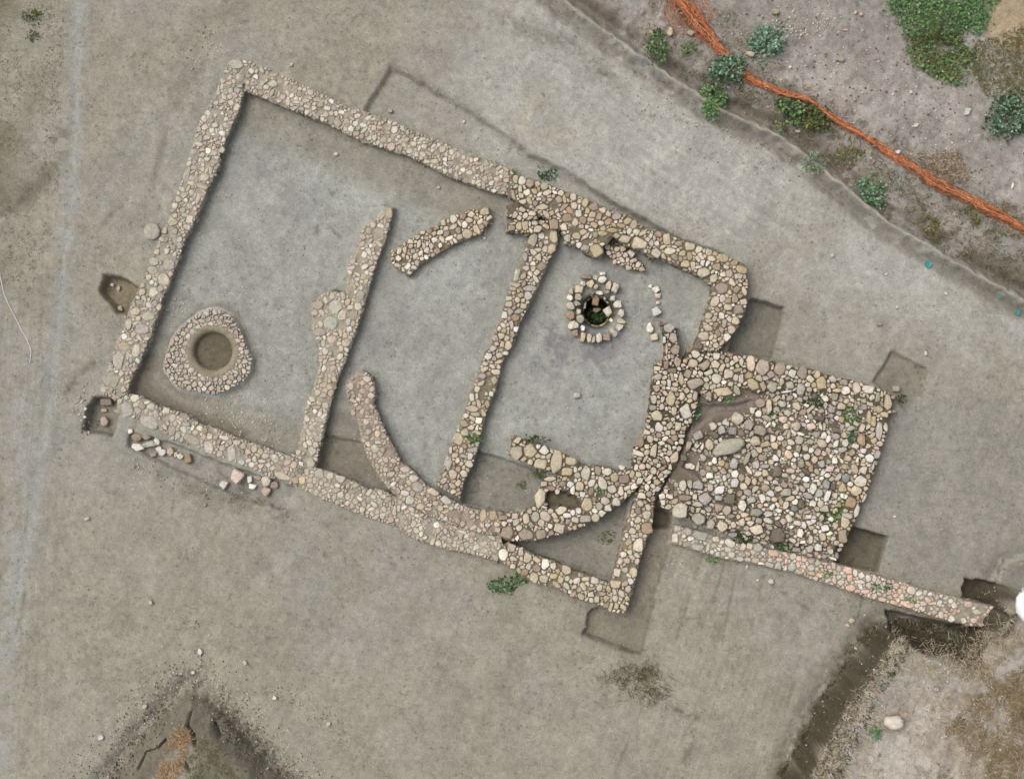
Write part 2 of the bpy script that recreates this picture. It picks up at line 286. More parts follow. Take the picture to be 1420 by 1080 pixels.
mixc(.6 * np.exp(-(pdist([(30,560),(20,720),(8,900),(0,1080)], GX, GY) / 14) ** 2) * sm(nC, .35, .5), C(172,172,166)); mixc(.5 * np.exp(-(pdist([(112,0),(108,120),(98,290),(74,530),(50,690),(30,800)], GX, GY) / 8) ** 2) * sm(nC, .25, .45), C(170,171,166))
V = np.stack([(GX - 710) * kz, (540 - GY) * kz, GZ], -1).reshape(-1, 3).astype(np.float32)
ny, nx = GX.shape
idx = np.arange(ny * nx).reshape(ny, nx)
F = np.stack([idx[:-1, :-1], idx[1:, :-1], idx[1:, 1:], idx[:-1, 1:]], -1).reshape(-1, 4)
me = bpy.data.meshes.new("ground"); me.vertices.add(len(V)); me.vertices.foreach_set("co", V.ravel())
me.loops.add(F.size); me.loops.foreach_set("vertex_index", F.ravel().astype(np.int32))
me.polygons.add(len(F)); me.polygons.foreach_set("loop_start", np.arange(0, F.size, 4, dtype=np.int32)); me.polygons.foreach_set("loop_total", np.full(len(F), 4, dtype=np.int32))
me.polygons.foreach_set("use_smooth", np.ones(len(F), bool)); me.update(); me.validate()
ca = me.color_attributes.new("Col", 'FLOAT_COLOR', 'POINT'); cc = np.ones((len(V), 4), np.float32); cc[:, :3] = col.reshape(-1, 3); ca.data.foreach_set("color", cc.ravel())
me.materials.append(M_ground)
ground = bpy.data.objects.new("ground", me); COL.objects.link(ground); ground["kind"] = "structure"
def gz(px, py):
    """terrain height at plan point (arrays or scalars)"""
    px = np.atleast_1d(np.asarray(px, float)); py = np.atleast_1d(np.asarray(py, float))
    i = np.clip(np.searchsorted(ax, px) - 1, 0, len(ax) - 2); j = np.clip(np.searchsorted(ay, py) - 1, 0, len(ay) - 2)
    fx = (px - ax[i]) / (ax[i + 1] - ax[i]); fy = (py - ay[j]) / (ay[j + 1] - ay[j])
    return (GZ[j, i] * (1 - fx) + GZ[j, i + 1] * fx) * (1 - fy) + (GZ[j + 1, i] * (1 - fx) + GZ[j + 1, i + 1] * fx) * fy
print("ground", time.time() - T0)
# ------------------------------------------------------------------ stones: traced ones first
PAL = {'w': (226,222,210), 'c': (208,200,180), 't': (205,187,156), 'y': (196,176,130), 'o': (180,148,110), 'g': (178,176,166), 'G': (180,175,153), 'b': (170,150,128),
       'd': (124,112,92), 'p': (210,184,166), 'P': (222,188,168), 'm': (176,162,152), 'r': (160,128,112), 's': (134,144,146), 'D': (184,182,168)}
CNAME = {'w': 'white', 'c': 'cream', 't': 'tan', 'y': 'yellowish', 'o': 'ochre', 'g': 'grey', 'G': 'greenish grey', 'b': 'brown', 'd': 'dark brown', 'p': 'pinkish', 'P': 'salmon', 'm': 'mauve grey', 'r': 'reddish', 's': 'bluish grey', 'D': 'pale grey'}
TR = [  # crop origin, crop scale, "x,y,w,h,angle,colour"
((940,480),8.875,"220,100,110,110,20,c;180,210,140,120,0,t;330,225,160,120,-30,b;465,220,110,110,30,c;545,260,120,70,-60,t;600,170,80,80,0,o;640,105,80,60,0,o;670,210,90,70,45,t;785,195,60,110,0,c;895,210,120,210,-10,t;1040,260,200,200,0,m;1255,280,150,160,0,b;205,325,60,80,-15,t;120,335,110,110,20,b;40,410,80,190,0,y;205,460,200,160,-10,m;50,615,80,110,0,t;145,610,80,80,0,t;210,610,70,150,10,m;150,670,80,60,0,t;95,800,170,210,-10,c;475,400,130,130,30,c;620,345,140,140,0,c;570,445,70,60,0,w;780,400,80,130,-10,c;650,470,70,80,30,c;725,540,80,130,-20,G;560,560,240,130,5,t;920,470,130,180,-35,y;870,360,100,90,30,o;820,305,50,50,0,t;390,620,100,120,0,G;515,660,50,40,0,w;1160,500,130,150,0,G;1275,440,70,100,0,t;1050,490,80,130,0,b;1340,560,130,35,-8,w;1220,640,140,60,-40,t;1280,710,110,90,20,G;1365,735,50,50,0,w;1015,700,120,120,0,b;1120,740,80,190,5,t;915,790,70,100,0,c;990,830,90,100,20,w;850,855,80,40,0,t;730,895,150,160,-20,c;875,965,130,140,-30,m;1095,890,130,80,25,G;1350,820,90,90,20,c;1290,905,120,100,20,p;590,950,100,70,10,c;430,985,100,110,0,c;540,1030,110,120,0,g;1210,790,90,100,0,G;1180,960,60,80,0,w;1330,990,70,90,0,c;355,490,70,100,0,G"),
((1090,500),8.875,"75,160,100,120,15,c;50,300,110,110,0,G;200,155,140,160,0,b;180,350,120,150,0,g;285,355,80,70,0,y;385,180,90,110,0,y;435,280,130,230,-8,y;575,225,110,80,20,c;530,365,50,70,0,c;580,310,80,80,0,p;705,270,140,70,5,m;735,370,130,120,0,c;865,340,110,180,-10,t;1015,345,165,140,0,w;1140,360,45,40,0,w;1250,510,120,200,0,t;1050,540,70,60,0,t;1150,600,100,100,0,y;175,480,90,60,25,c;240,460,90,70,0,m;245,550,80,60,10,w;130,560,90,130,-30,t;35,555,60,50,0,c;100,615,50,50,0,w;205,635,90,90,0,o;25,640,80,90,0,m;300,690,80,80,0,G;430,620,90,60,0,m;490,635,40,60,0,c;560,600,90,100,0,m;600,445,90,110,0,b;680,565,130,100,0,t;815,490,70,50,0,p;855,575,60,80,0,p;960,570,80,90,0,m;415,705,140,90,0,d;550,680,80,70,0,m;685,725,80,90,0,o;120,800,140,110,35,p;310,815,120,120,-10,p;30,910,60,120,10,p;180,900,100,45,20,w;160,985,120,110,0,G;260,935,90,40,0,G;465,920,80,100,0,w;520,965,60,110,15,w;610,935,100,90,0,m;440,1020,130,100,30,p;730,1010,90,110,0,c;470,810,50,110,10,y;500,750,60,80,0,p;300,1000,90,80,0,G;860,770,80,80,0,G;935,830,90,110,20,c;1020,690,70,180,0,y;1075,740,80,140,0,y;1145,860,90,230,0,c;1225,820,60,120,0,c;930,975,120,140,0,o;1170,710,40,40,0,c;1030,885,60,40,0,p"),
((940,590),8.875,"40,200,70,110,10,c;255,130,130,150,0,m;230,245,80,70,20,c;300,260,50,100,10,c;390,235,110,140,-20,t;430,110,140,90,20,d;620,265,430,190,-20,G;675,65,120,130,20,m;770,90,130,80,30,r;1010,60,170,170,0,b;955,190,150,130,0,t;1080,230,130,90,-20,y;1170,155,80,110,0,c;1265,155,90,80,0,w;1355,110,60,110,20,p;1310,225,90,100,0,o;1085,300,90,60,-10,G;1000,300,90,80,30,t;940,340,100,110,0,G;850,400,70,190,25,G;1040,395,110,90,0,b;805,310,90,70,-30,c;730,375,100,60,10,c;725,310,60,35,0,c;690,465,120,140,0,g;450,430,80,90,0,w;395,465,60,60,0,w;540,460,100,90,-20,y;600,490,70,100,0,o;455,530,80,90,-30,b;245,510,50,160,15,c;140,500,140,80,15,c;310,575,90,100,0,m;390,615,90,90,0,w;485,635,80,50,0,c;620,615,60,70,0,c;705,590,90,100,0,w;700,705,120,120,0,w;590,710,60,80,0,c;425,695,90,50,10,w;395,760,80,110,0,t;515,800,140,110,-40,w;500,890,110,80,0,g;960,480,90,110,0,c;1065,500,120,60,0,g;990,590,100,80,0,c;1075,590,80,110,0,t;1215,570,150,140,0,d;1310,605,90,80,0,c;1095,700,110,50,25,c;1080,765,120,100,0,b;1200,700,80,70,0,c;860,820,110,90,0,m;645,905,190,150,0,d;795,980,110,150,-10,c;905,915,120,90,0,g;1035,890,100,130,-20,w;1330,830,150,110,-20,G;1390,735,70,80,0,o;1270,945,60,80,0,y;1080,975,60,50,0,w;1110,900,70,80,0,c;1240,1045,90,70,0,w;60,740,90,150,0,c;150,720,80,100,0,g;240,730,150,120,10,g;95,885,170,90,0,b;210,875,80,80,0,c;335,895,160,160,0,m;240,970,130,80,0,G;500,1010,120,120,0,b;600,1040,120,110,0,m;375,1030,90,80,0,G;70,395,100,100,0,d;1200,400,80,90,0,w;1245,345,60,100,0,p;1360,355,100,110,-30,t;1300,450,110,40,0,G;860,670,80,120,0,y;940,690,70,100,10,t;780,640,80,100,0,y;1190,910,80,60,0,t"),
((1080,600),8.875,"240,190,80,100,0,G;325,190,80,80,0,y;400,215,70,80,20,w;480,235,90,110,0,p;435,330,90,110,0,p;605,215,80,80,0,p;705,230,70,60,25,w;635,285,60,50,0,w;690,345,100,90,0,w;525,385,90,100,0,g;630,445,130,80,-20,p;275,380,90,110,0,G;190,335,60,60,0,w;190,415,70,60,0,c;400,440,80,100,0,o;275,470,40,40,0,c;895,245,110,90,45,y;845,315,100,90,0,y;815,415,90,80,0,y;930,440,90,130,-15,p;910,360,60,50,-30,t;1040,215,80,80,0,w;1010,275,80,50,25,c;1100,165,70,70,0,p;1200,185,80,50,20,p;1210,270,80,120,20,m;1115,310,110,110,-30,w;1045,460,120,110,0,c;1035,390,60,40,0,c;1105,400,50,40,0,w;1010,600,160,160,0,c;955,710,140,130,10,t;885,860,140,190,15,o;840,1030,130,110,0,c;1160,410,40,150,10,c;1050,800,40,130,25,c;960,960,60,200,15,c;820,550,110,130,0,s;720,460,70,50,0,c;780,680,110,110,0,y;600,525,80,60,0,w;415,520,80,50,0,c;530,560,70,50,-10,w;335,575,100,80,0,w;240,565,70,50,0,c;180,540,60,70,0,c;585,635,100,120,0,g;665,670,70,100,0,d;490,625,50,60,0,c;425,685,90,140,5,w;345,645,90,80,0,G;490,740,110,120,0,g;600,775,90,150,20,w;355,775,130,80,20,m;155,640,90,90,0,o;230,690,40,80,0,c;240,790,60,50,0,c;200,850,90,80,-20,w;275,880,120,110,0,d;415,875,90,110,20,c;515,880,90,100,10,t;560,935,130,110,0,G;690,850,70,60,0,c;745,885,70,80,0,o;655,900,50,50,0,c;190,930,100,90,30,s;100,955,70,50,0,w;270,970,70,60,0,b;700,960,100,70,-20,y;370,1030,90,70,0,c;430,1040,80,60,0,c"),
((930,680),8.875,"130,240,210,210,0,c;345,345,180,150,15,G;635,435,140,150,0,t;625,330,120,50,5,c;745,315,80,60,0,b;910,300,100,70,0,p;790,270,60,40,0,p;950,345,80,70,0,p;1050,265,160,110,0,G;980,400,90,90,0,c;1085,370,100,90,0,m;1200,370,130,70,20,c;1200,290,110,80,0,c;1215,450,110,80,30,m;1050,480,170,140,20,t;1135,555,70,60,0,y;1310,570,200,220,0,d;760,490,100,60,0,m;765,540,120,80,0,g;770,420,80,90,-30,p;720,385,50,60,0,p;1035,610,110,60,0,m;1140,640,100,50,10,c;300,445,60,50,0,G;1390,380,90,90,0,t;1140,230,60,60,0,w;1290,280,60,70,0,w;1340,250,80,80,0,w;490,410,110,150,0,G;530,290,80,40,0,m;80,470,100,80,0,g;110,525,50,50,0,c;60,590,110,130,0,c;210,505,120,100,20,g;245,590,90,60,10,w;375,560,190,120,10,g;195,665,130,60,-10,y;340,690,160,100,10,G;560,600,100,90,0,c;535,680,80,60,-10,g;460,700,60,110,20,c;730,650,150,110,5,c;510,755,60,60,30,c;650,785,90,70,10,c;750,790,100,90,10,c;640,720,60,50,0,c;890,695,80,100,20,p;970,690,80,90,0,p;1075,700,110,110,0,g;1140,775,60,50,0,c;1265,770,150,90,15,P;955,780,90,50,20,p;950,850,100,60,10,p;1040,860,110,80,-10,p;1140,850,80,60,0,p;860,840,100,60,10,c;1110,895,90,40,10,w;1220,910,100,70,20,g;1320,930,90,100,20,g;820,755,60,50,0,p"),
((1060,680),8.875,"300,345,90,110,-20,c;240,375,80,110,-20,t;335,450,70,60,0,w;265,465,40,40,0,c;485,425,70,110,-15,w;440,520,90,120,0,w;605,370,70,70,0,w;550,310,90,60,0,c;690,415,50,60,0,c;745,465,110,90,0,w;815,350,80,70,0,w;870,430,100,70,25,t;1000,370,130,200,10,t;965,560,170,170,0,b;880,520,40,40,0,c;625,500,70,60,0,c;540,520,50,50,0,c;715,570,110,110,0,t;570,605,60,110,10,c;640,585,80,50,30,c;475,635,80,60,0,w;395,660,60,60,0,p;385,725,130,90,0,m;660,700,90,120,-20,c;750,660,60,60,0,o;735,720,60,50,0,c;810,740,80,90,0,c;735,810,80,70,0,G;560,795,80,50,10,P;580,870,80,80,0,G;655,885,80,80,0,G;560,710,110,100,0,g;635,770,60,50,0,P;925,725,70,50,-20,c;890,800,60,90,0,g;330,530,70,60,0,b;255,785,110,60,10,P;355,815,80,80,20,c;190,850,90,50,10,P;265,870,50,90,10,P;425,840,70,80,0,P;490,845,80,80,-20,P;345,940,110,130,0,g;415,910,50,80,0,P;485,940,80,60,20,P;430,1000,100,50,25,c;580,950,90,80,0,c;650,965,70,60,0,t;715,975,50,60,0,p;740,900,80,50,15,p;800,945,60,60,0,p;850,930,80,80,10,p;920,965,80,80,10,p;1030,980,130,90,20,P;1120,1010,60,90,0,w;690,1040,100,60,10,P;575,1020,110,60,5,y;980,1050,60,50,0,c"),
((860,440),10.14,"480,270,120,120,0,t;690,150,170,130,0,g;620,315,80,90,0,w;750,290,130,150,0,G;770,455,140,160,0,b;655,440,40,150,0,p;690,550,40,80,0,c;805,625,110,150,-10,b;640,665,110,120,0,r;710,645,50,70,0,c;520,715,110,80,0,c;740,745,140,90,0,d;630,780,80,70,20,c;530,840,130,110,0,m;695,920,90,110,0,w;510,1000,120,110,0,m;765,1010,110,80,10,t;615,990,60,70,0,c;780,870,50,50,0,c;1240,155,150,100,20,t;1175,265,150,140,0,t;1225,375,50,90,0,w;1090,400,160,120,20,d;1330,330,80,60,0,p;1240,40,110,80,0,c;1380,210,100,110,0,b;1290,450,70,60,0,p;1240,525,40,60,-30,w"),
((840,540),8.875,"590,120,80,110,0,g;700,125,60,80,20,c;805,115,120,190,0,t;580,225,100,80,-10,g;630,320,150,140,20,t;840,265,80,110,0,t;750,240,50,70,-20,c;890,340,50,60,0,w;745,360,90,40,-10,t;825,370,60,60,30,c;525,385,60,50,0,c;525,460,60,50,0,c;660,465,110,140,0,w;785,440,80,100,0,G;890,455,90,150,0,t;510,525,90,70,20,c;545,605,90,110,-10,t;425,640,110,150,0,r;505,700,70,70,0,c;400,780,150,90,20,w;410,850,80,50,0,G;595,760,100,200,10,t;690,660,90,70,30,w;730,605,90,60,-20,w;650,560,80,80,0,b;930,570,90,60,0,t;845,715,60,50,0,c;725,740,60,50,0,p;790,780,80,80,0,p;690,800,60,60,0,w;850,835,110,150,20,t;760,860,50,110,-35,w;615,880,80,70,0,m;200,960,90,70,10,w;790,955,80,70,0,c;690,975,90,60,0,o;585,1000,80,100,0,t;495,1030,50,80,10,c;560,905,60,50,20,c;760,530,80,70,0,c"),
((620,580),4.5,"440,138,60,45,0,t;437,215,80,95,10,t;518,200,85,100,0,t;605,200,65,60,0,w;587,282,90,65,10,t;682,270,80,150,5,t;770,268,80,55,15,y;748,330,85,60,0,y;800,320,30,40,0,c;868,340,70,100,0,c;940,325,50,60,0,b;998,333,60,50,0,c;1045,368,55,65,0,y;1110,380,80,60,0,r;970,405,65,90,-20,c;1028,440,60,60,0,c;1085,455,50,60,0,c;1055,520,60,60,0,c;1165,425,50,40,-30,w;1195,350,45,40,0,c;1200,390,40,60,30,c;828,422,70,65,0,t;845,472,40,40,0,w;770,412,45,45,0,w;722,408,50,40,0,b;685,455,40,40,0,p;582,500,65,130,10,t;605,410,40,50,0,t;645,378,80,30,-5,t;877,540,75,90,0,y;713,572,75,55,-15,t;612,610,80,60,35,t;553,615,55,70,0,G;492,625,50,80,0,t;643,670,35,40,0,w;680,635,40,30,0,y;705,685,95,65,10,t;800,635,50,50,0,t;785,590,35,40,0,w;822,576,40,40,0,w;865,625,75,65,0,m;925,620,60,50,-30,t;965,590,45,45,0,w;920,575,40,35,0,w;1005,560,50,55,0,c;985,515,60,60,0,G;580,720,90,60,-10,b;495,725,100,80,5,b;375,715,90,90,0,b;437,745,30,40,0,w;225,608,50,75,5,t;290,612,65,65,0,o;350,620,60,50,0,b;425,610,60,40,0,p;255,665,40,30,0,w;350,850,65,80,0,w;400,810,60,60,0,t;460,835,45,55,0,c;503,865,55,85,20,t;415,875,50,35,20,t;410,920,35,35,0,c;560,880,50,50,0,t;613,910,55,75,5,w;663,920,40,55,0,c;745,945,75,60,20,t;485,960,55,50,0,o;545,990,60,70,-10,t;605,1000,60,60,0,G;665,985,50,50,0,y;710,1005,50,50,0,t;560,935,50,50,0,b;920,1010,60,50,10,c;865,1000,50,35,10,t;1215,485,55,50,0,c;1245,685,80,80,0,o;1195,785,70,95,10,c;1195,575,50,50,0,r;1250,600,60,60,0,t;1155,655,30,35,0,w;1120,730,30,35,0,w;1185,890,35,40,0,c;1060,960,50,65,0,c;1165,960,50,70,0,t;1110,945,45,50,0,G;1145,1015,40,45,0,w;1055,1030,70,70,0,t;1130,1065,40,50,0,c;1100,850,40,50,0,c;1140,835,40,40,0,c;68,130,75,90,20,t;110,90,60,60,0,t;110,35,60,50,0,b;200,15,60,50,0,w"),
((400,480),4.5,"1150,390,95,45,10,t;1145,320,45,55,0,c;1268,298,40,40,0,c;1110,433,40,35,0,c;1000,730,50,90,5,g;1025,800,60,70,10,t;1095,795,50,50,0,c;1135,685,45,50,0,c;1130,735,50,50,0,c;1150,645,80,40,-10,g;1015,650,30,50,0,c;1055,715,35,45,0,c;1285,215,45,60,0,G;1295,160,70,40,10,t;1250,65,50,50,0,c;1230,110,40,30,0,c;1275,15,50,40,0,c;555,545,45,45,0,P;490,205,60,40,10,c;515,310,45,40,0,c;465,280,50,40,0,m;390,250,45,50,0,c;405,415,35,35,0,c;485,470,40,40,0,c;540,640,55,60,0,G;560,600,45,25,10,w;710,810,55,30,15,w;655,860,45,30,-40,w;730,770,60,45,0,c;780,825,60,50,10,c;805,880,80,70,20,G;760,960,60,60,0,c;725,915,60,40,0,c;900,910,80,50,25,t;985,965,75,50,25,c;825,1000,60,50,0,t;880,990,35,25,0,w;920,980,40,35,0,t;610,710,40,40,0,p;640,800,60,40,-30,t;35,740,50,55,0,c;85,835,50,50,0,y;140,730,55,60,0,g;195,795,65,60,0,G;260,810,50,50,0,t;330,825,70,50,10,c;420,870,45,35,0,t;530,940,45,30,10,w;460,1020,40,40,0,c;230,30,40,50,0,c;150,510,50,40,20,c;195,525,60,40,15,g;145,655,60,60,0,g;185,575,55,40,10,g"),
((340,260),3.858,"484,642,84,84,0,D;457,726,84,84,0,D;390,628,60,60,0,b;620,578,48,58,10,g;605,635,40,45,0,c;588,682,36,60,10,b;540,832,52,46,0,t;518,680,50,70,10,t;400,775,70,50,0,m;768,140,38,60,5,y;735,150,40,55,30,c;465,815,60,50,10,t;1280,130,60,45,-10,y;1210,145,45,35,-20,t;1165,155,45,40,0,r;1115,172,45,45,0,w;1060,192,35,35,0,c;1238,225,36,62,-30,t;1188,250,60,55,0,t;1148,265,35,35,0,t;985,230,35,35,0,b;1020,215,35,40,0,b;950,245,28,25,0,c;885,290,35,30,0,t;870,375,26,26,0,w;947,382,26,26,0,w;920,405,28,34,0,c;975,300,20,30,0,w;1045,310,25,30,0,w;795,405,18,18,0,w;897,340,30,30,0,G;825,340,30,40,30,c;1305,165,30,40,30,c"),
((680,220),3.737,"165,115,45,45,20,c;155,160,32,36,0,c;205,130,45,50,0,b;55,95,20,24,0,w;280,145,45,38,10,G;365,180,35,30,0,c;430,200,40,40,0,t;462,222,28,28,0,c;492,230,36,55,10,y;270,250,72,36,0,t;248,212,36,24,0,c;310,215,34,24,0,t;330,340,60,62,0,o;328,402,55,75,10,t;398,308,60,50,0,o;460,285,42,44,0,w;440,330,36,50,0,t;535,252,54,50,5,b;580,268,40,36,0,t;655,300,50,42,0,m;712,325,45,45,0,t;742,343,42,46,20,t;150,350,35,55,0,y;180,348,40,55,0,t;110,362,40,36,0,b;205,340,20,30,0,c;230,335,40,24,0,c;265,330,40,30,0,t;245,365,50,40,-20,t;220,425,55,80,15,G;700,415,60,50,10,t;770,440,90,70,15,t;655,400,40,30,10,y;865,440,36,32,0,w;915,420,50,60,0,t;870,392,40,36,0,o;860,490,60,54,0,c;830,400,25,30,0,c;975,440,40,40,0,b;1030,455,66,50,5,t;930,480,60,40,0,c;1010,548,54,46,0,y;1050,555,30,50,0,p;1105,590,70,48,5,t;1100,540,30,40,0,c;1175,562,50,44,0,b;1205,515,65,50,20,y;1300,575,60,50,10,y;1160,620,44,50,20,t;1200,672,84,64,-10,b;1205,600,36,30,0,c;1165,740,45,60,20,t;1205,725,36,44,0,c;1268,725,36,60,0,b;1312,740,40,36,0,c;1230,770,45,45,0,t;1285,785,60,55,0,b;1130,820,40,60,15,t;1198,815,36,44,-10,w;1160,830,28,36,10,p;1210,855,36,44,0,t;1270,840,45,45,0,t;1240,830,30,40,0,c;1250,885,44,44,0,p;1225,925,44,44,0,c;1195,890,36,36,0,b;218,545,34,28,0,w;185,568,36,30,0,c;140,600,32,90,15,c;135,655,60,30,10,t;205,672,70,36,0,m;195,712,45,44,20,g;140,730,32,40,0,p;170,765,36,36,0,t;130,825,45,42,0,o;75,812,40,40,0,w;132,880,30,40,0,w;92,965,40,50,0,t;75,1008,34,28,0,w;25,930,40,40,0,m;98,725,36,30,0,t;95,755,40,34,0,t;315,470,45,60,20,t;285,470,36,40,0,t;250,510,44,40,30,t;265,400,36,40,0,c;265,560,50,50,0,b;400,412,40,44,0,G;428,435,24,24,0,c;460,448,34,34,0,w;492,460,50,34,0,m;548,478,76,70,-30,y;545,395,36,36,0,b;500,355,24,30,0,c;520,318,40,28,0,p;730,495,36,42,0,w;765,550,34,36,20,w;785,572,38,28,0,o;715,565,44,26,0,t;740,530,40,32,0,p;685,470,34,34,0,t;700,500,30,30,0,p;665,500,30,30,0,p;645,535,28,28,0,p"),
((0,260),3.858,"825,398,52,52,0,g;818,443,60,50,10,g;905,408,68,80,20,g;875,492,70,70,20,c;810,507,30,30,0,w;893,340,36,36,0,w;935,358,28,28,0,c;960,312,36,40,0,g;925,185,60,50,0,t;1015,168,40,60,10,c;938,150,28,28,0,c;760,560,36,50,20,t;820,560,60,60,0,c;725,662,60,44,-20,t;795,690,70,60,0,G;690,730,40,70,10,c;760,760,90,60,0,g;665,798,38,38,0,w;730,875,50,80,10,c;635,925,75,100,10,g;600,1030,90,90,0,g;665,850,60,50,0,t;685,900,24,50,0,c;682,945,22,30,0,c;740,700,30,30,0,c;745,615,44,30,10,G;850,640,30,40,0,t;1060,60,30,60,15,c;1025,30,30,36,0,c;995,70,26,32,0,w;955,30,22,28,0,c"),
((0,0),3.858,"1265,345,80,60,10,g;1275,412,36,36,0,t;1230,415,24,30,0,c;1168,500,26,28,0,c;1157,550,30,30,0,p;1265,575,36,40,20,c;1235,602,30,26,0,p;1132,698,32,34,0,w;1190,712,38,34,10,w;1065,772,50,24,10,c;1165,765,34,24,0,t;1185,800,40,36,10,c;1080,830,36,34,0,c;1040,810,30,40,15,g;1000,935,36,90,15,g;1090,950,60,44,0,c;1070,855,20,34,20,w;1085,882,28,26,0,w;1085,1000,60,30,10,t;1155,895,20,30,0,m"),
((340,0),3.858,"58,412,30,30,0,w;90,445,36,34,0,c;150,450,50,40,10,c;185,540,36,26,10,c;230,545,30,50,10,c;275,547,40,20,0,c;325,540,44,24,10,c;328,602,32,36,0,w;262,580,40,26,0,g;405,565,36,30,0,o;595,662,36,34,0,w;495,660,44,50,0,G;665,740,32,32,0,c;690,688,34,40,0,p;662,692,20,20,0,w;800,695,44,40,0,c;783,785,54,42,0,p;830,792,26,40,0,t;822,732,22,20,0,w;595,715,40,30,0,m;580,600,36,28,0,c;740,750,40,40,0,G;900,770,50,30,10,c;950,745,36,26,0,c;960,785,44,30,10,c;1055,800,40,44,0,c;1035,775,26,30,0,w;1105,812,30,34,0,c;1015,865,44,30,10,c;1070,855,30,30,20,w;1100,915,26,30,0,w;1165,910,32,30,0,w;1200,925,36,28,0,w;1240,940,28,24,0,w;1245,875,40,20,10,p;1330,1020,36,26,10,w;970,865,36,24,15,c"),
((60,520),3.858,"440,185,90,90,-10,g;490,125,48,44,0,w;575,172,44,40,-20,c;530,165,40,40,0,b;570,250,130,70,15,g;655,190,50,40,0,c;693,230,44,44,0,c;688,298,44,56,20,g;720,325,30,50,40,g;798,348,100,56,20,g;885,385,54,74,-30,c;812,308,36,30,0,p;970,335,60,34,15,w;945,420,36,40,0,c;1008,420,80,80,0,g;865,295,34,34,0,o;1035,360,50,36,20,c;1130,395,36,44,0,y;1240,445,40,50,-30,w;1115,480,34,34,0,w;1165,485,34,30,0,p;1205,480,30,28,0,w;1280,540,100,40,20,c;1335,480,44,50,10,c;1375,515,36,40,0,d;1350,565,40,40,0,y;860,330,26,26,0,c"),
((1060,720),3.0,"376,226,20,36,0,w;405,232,26,28,0,w;432,244,24,34,0,w;458,245,20,36,0,w;397,260,40,20,5,w;360,285,40,30,10,P;420,300,40,20,0,P;547,276,34,28,0,P;610,298,46,36,10,c;595,352,60,34,15,P;540,345,40,20,20,P;490,332,40,22,15,P;458,318,24,28,0,p;548,315,28,20,0,P;660,350,30,20,0,p;700,350,34,20,0,P;850,355,38,28,10,P;886,385,40,26,10,c;778,413,32,28,0,w;775,340,24,24,0,w;690,310,20,20,0,w;720,372,20,16,0,P"),
]
WELL = ((680,220),3.737,"498,615,50,40,0,b;575,628,50,40,0,w;515,650,44,38,0,t;457,677,48,44,0,t;417,688,26,34,0,t;410,722,32,30,0,w;455,720,36,40,0,G;415,765,42,38,0,c;448,752,36,32,0,G;415,812,42,46,0,o;465,832,40,42,0,G;455,795,30,26,0,t;430,866,54,44,0,c;440,900,30,44,-20,b;478,880,30,26,40,w;478,922,32,44,10,t;512,930,26,44,0,t;532,940,20,36,0,t;562,932,34,52,0,c;600,925,40,50,0,b;638,902,40,42,-20,t;670,872,34,44,30,c;680,845,40,34,0,t;676,802,36,42,0,c;658,757,38,44,-30,w;634,725,28,28,0,c;645,668,42,46,20,c;612,660,30,44,10,y;580,598,30,20,0,w;545,665,30,24,0,t;605,692,24,20,0,G;545,620,30,30,0,c;478,650,30,26,0,w")
WELL_IN = ((680,220),3.737,"565,695,40,24,10,w;608,790,60,44,-35,w;520,695,36,44,-40,o;545,740,44,48,0,o;548,785,46,28,0,b;485,760,28,40,0,w;612,870,38,26,-40,w;625,840,34,20,40,w;600,715,30,40,0,G")
def parse(tr):
    (ox, oy), s, txt = tr; out = []
    for e in txt.split(';'):
        f = e.split(','); x, y, w, h, a = map(float, f[:5])
        out.append([ox + x / s, oy + y / s, w / s / 2, h / s / 2, math.radians(a), f[5], 1])
    return out
SEEDS = []   # x, y, a, b, angle, colour, traced
for tr in TR:
    for s in parse(tr):
        if all(math.hypot(s[0] - q[0], s[1] - q[1]) > .55 * min(max(s[2], s[3]), max(q[2], q[3])) for q in SEEDS): SEEDS.append(s)
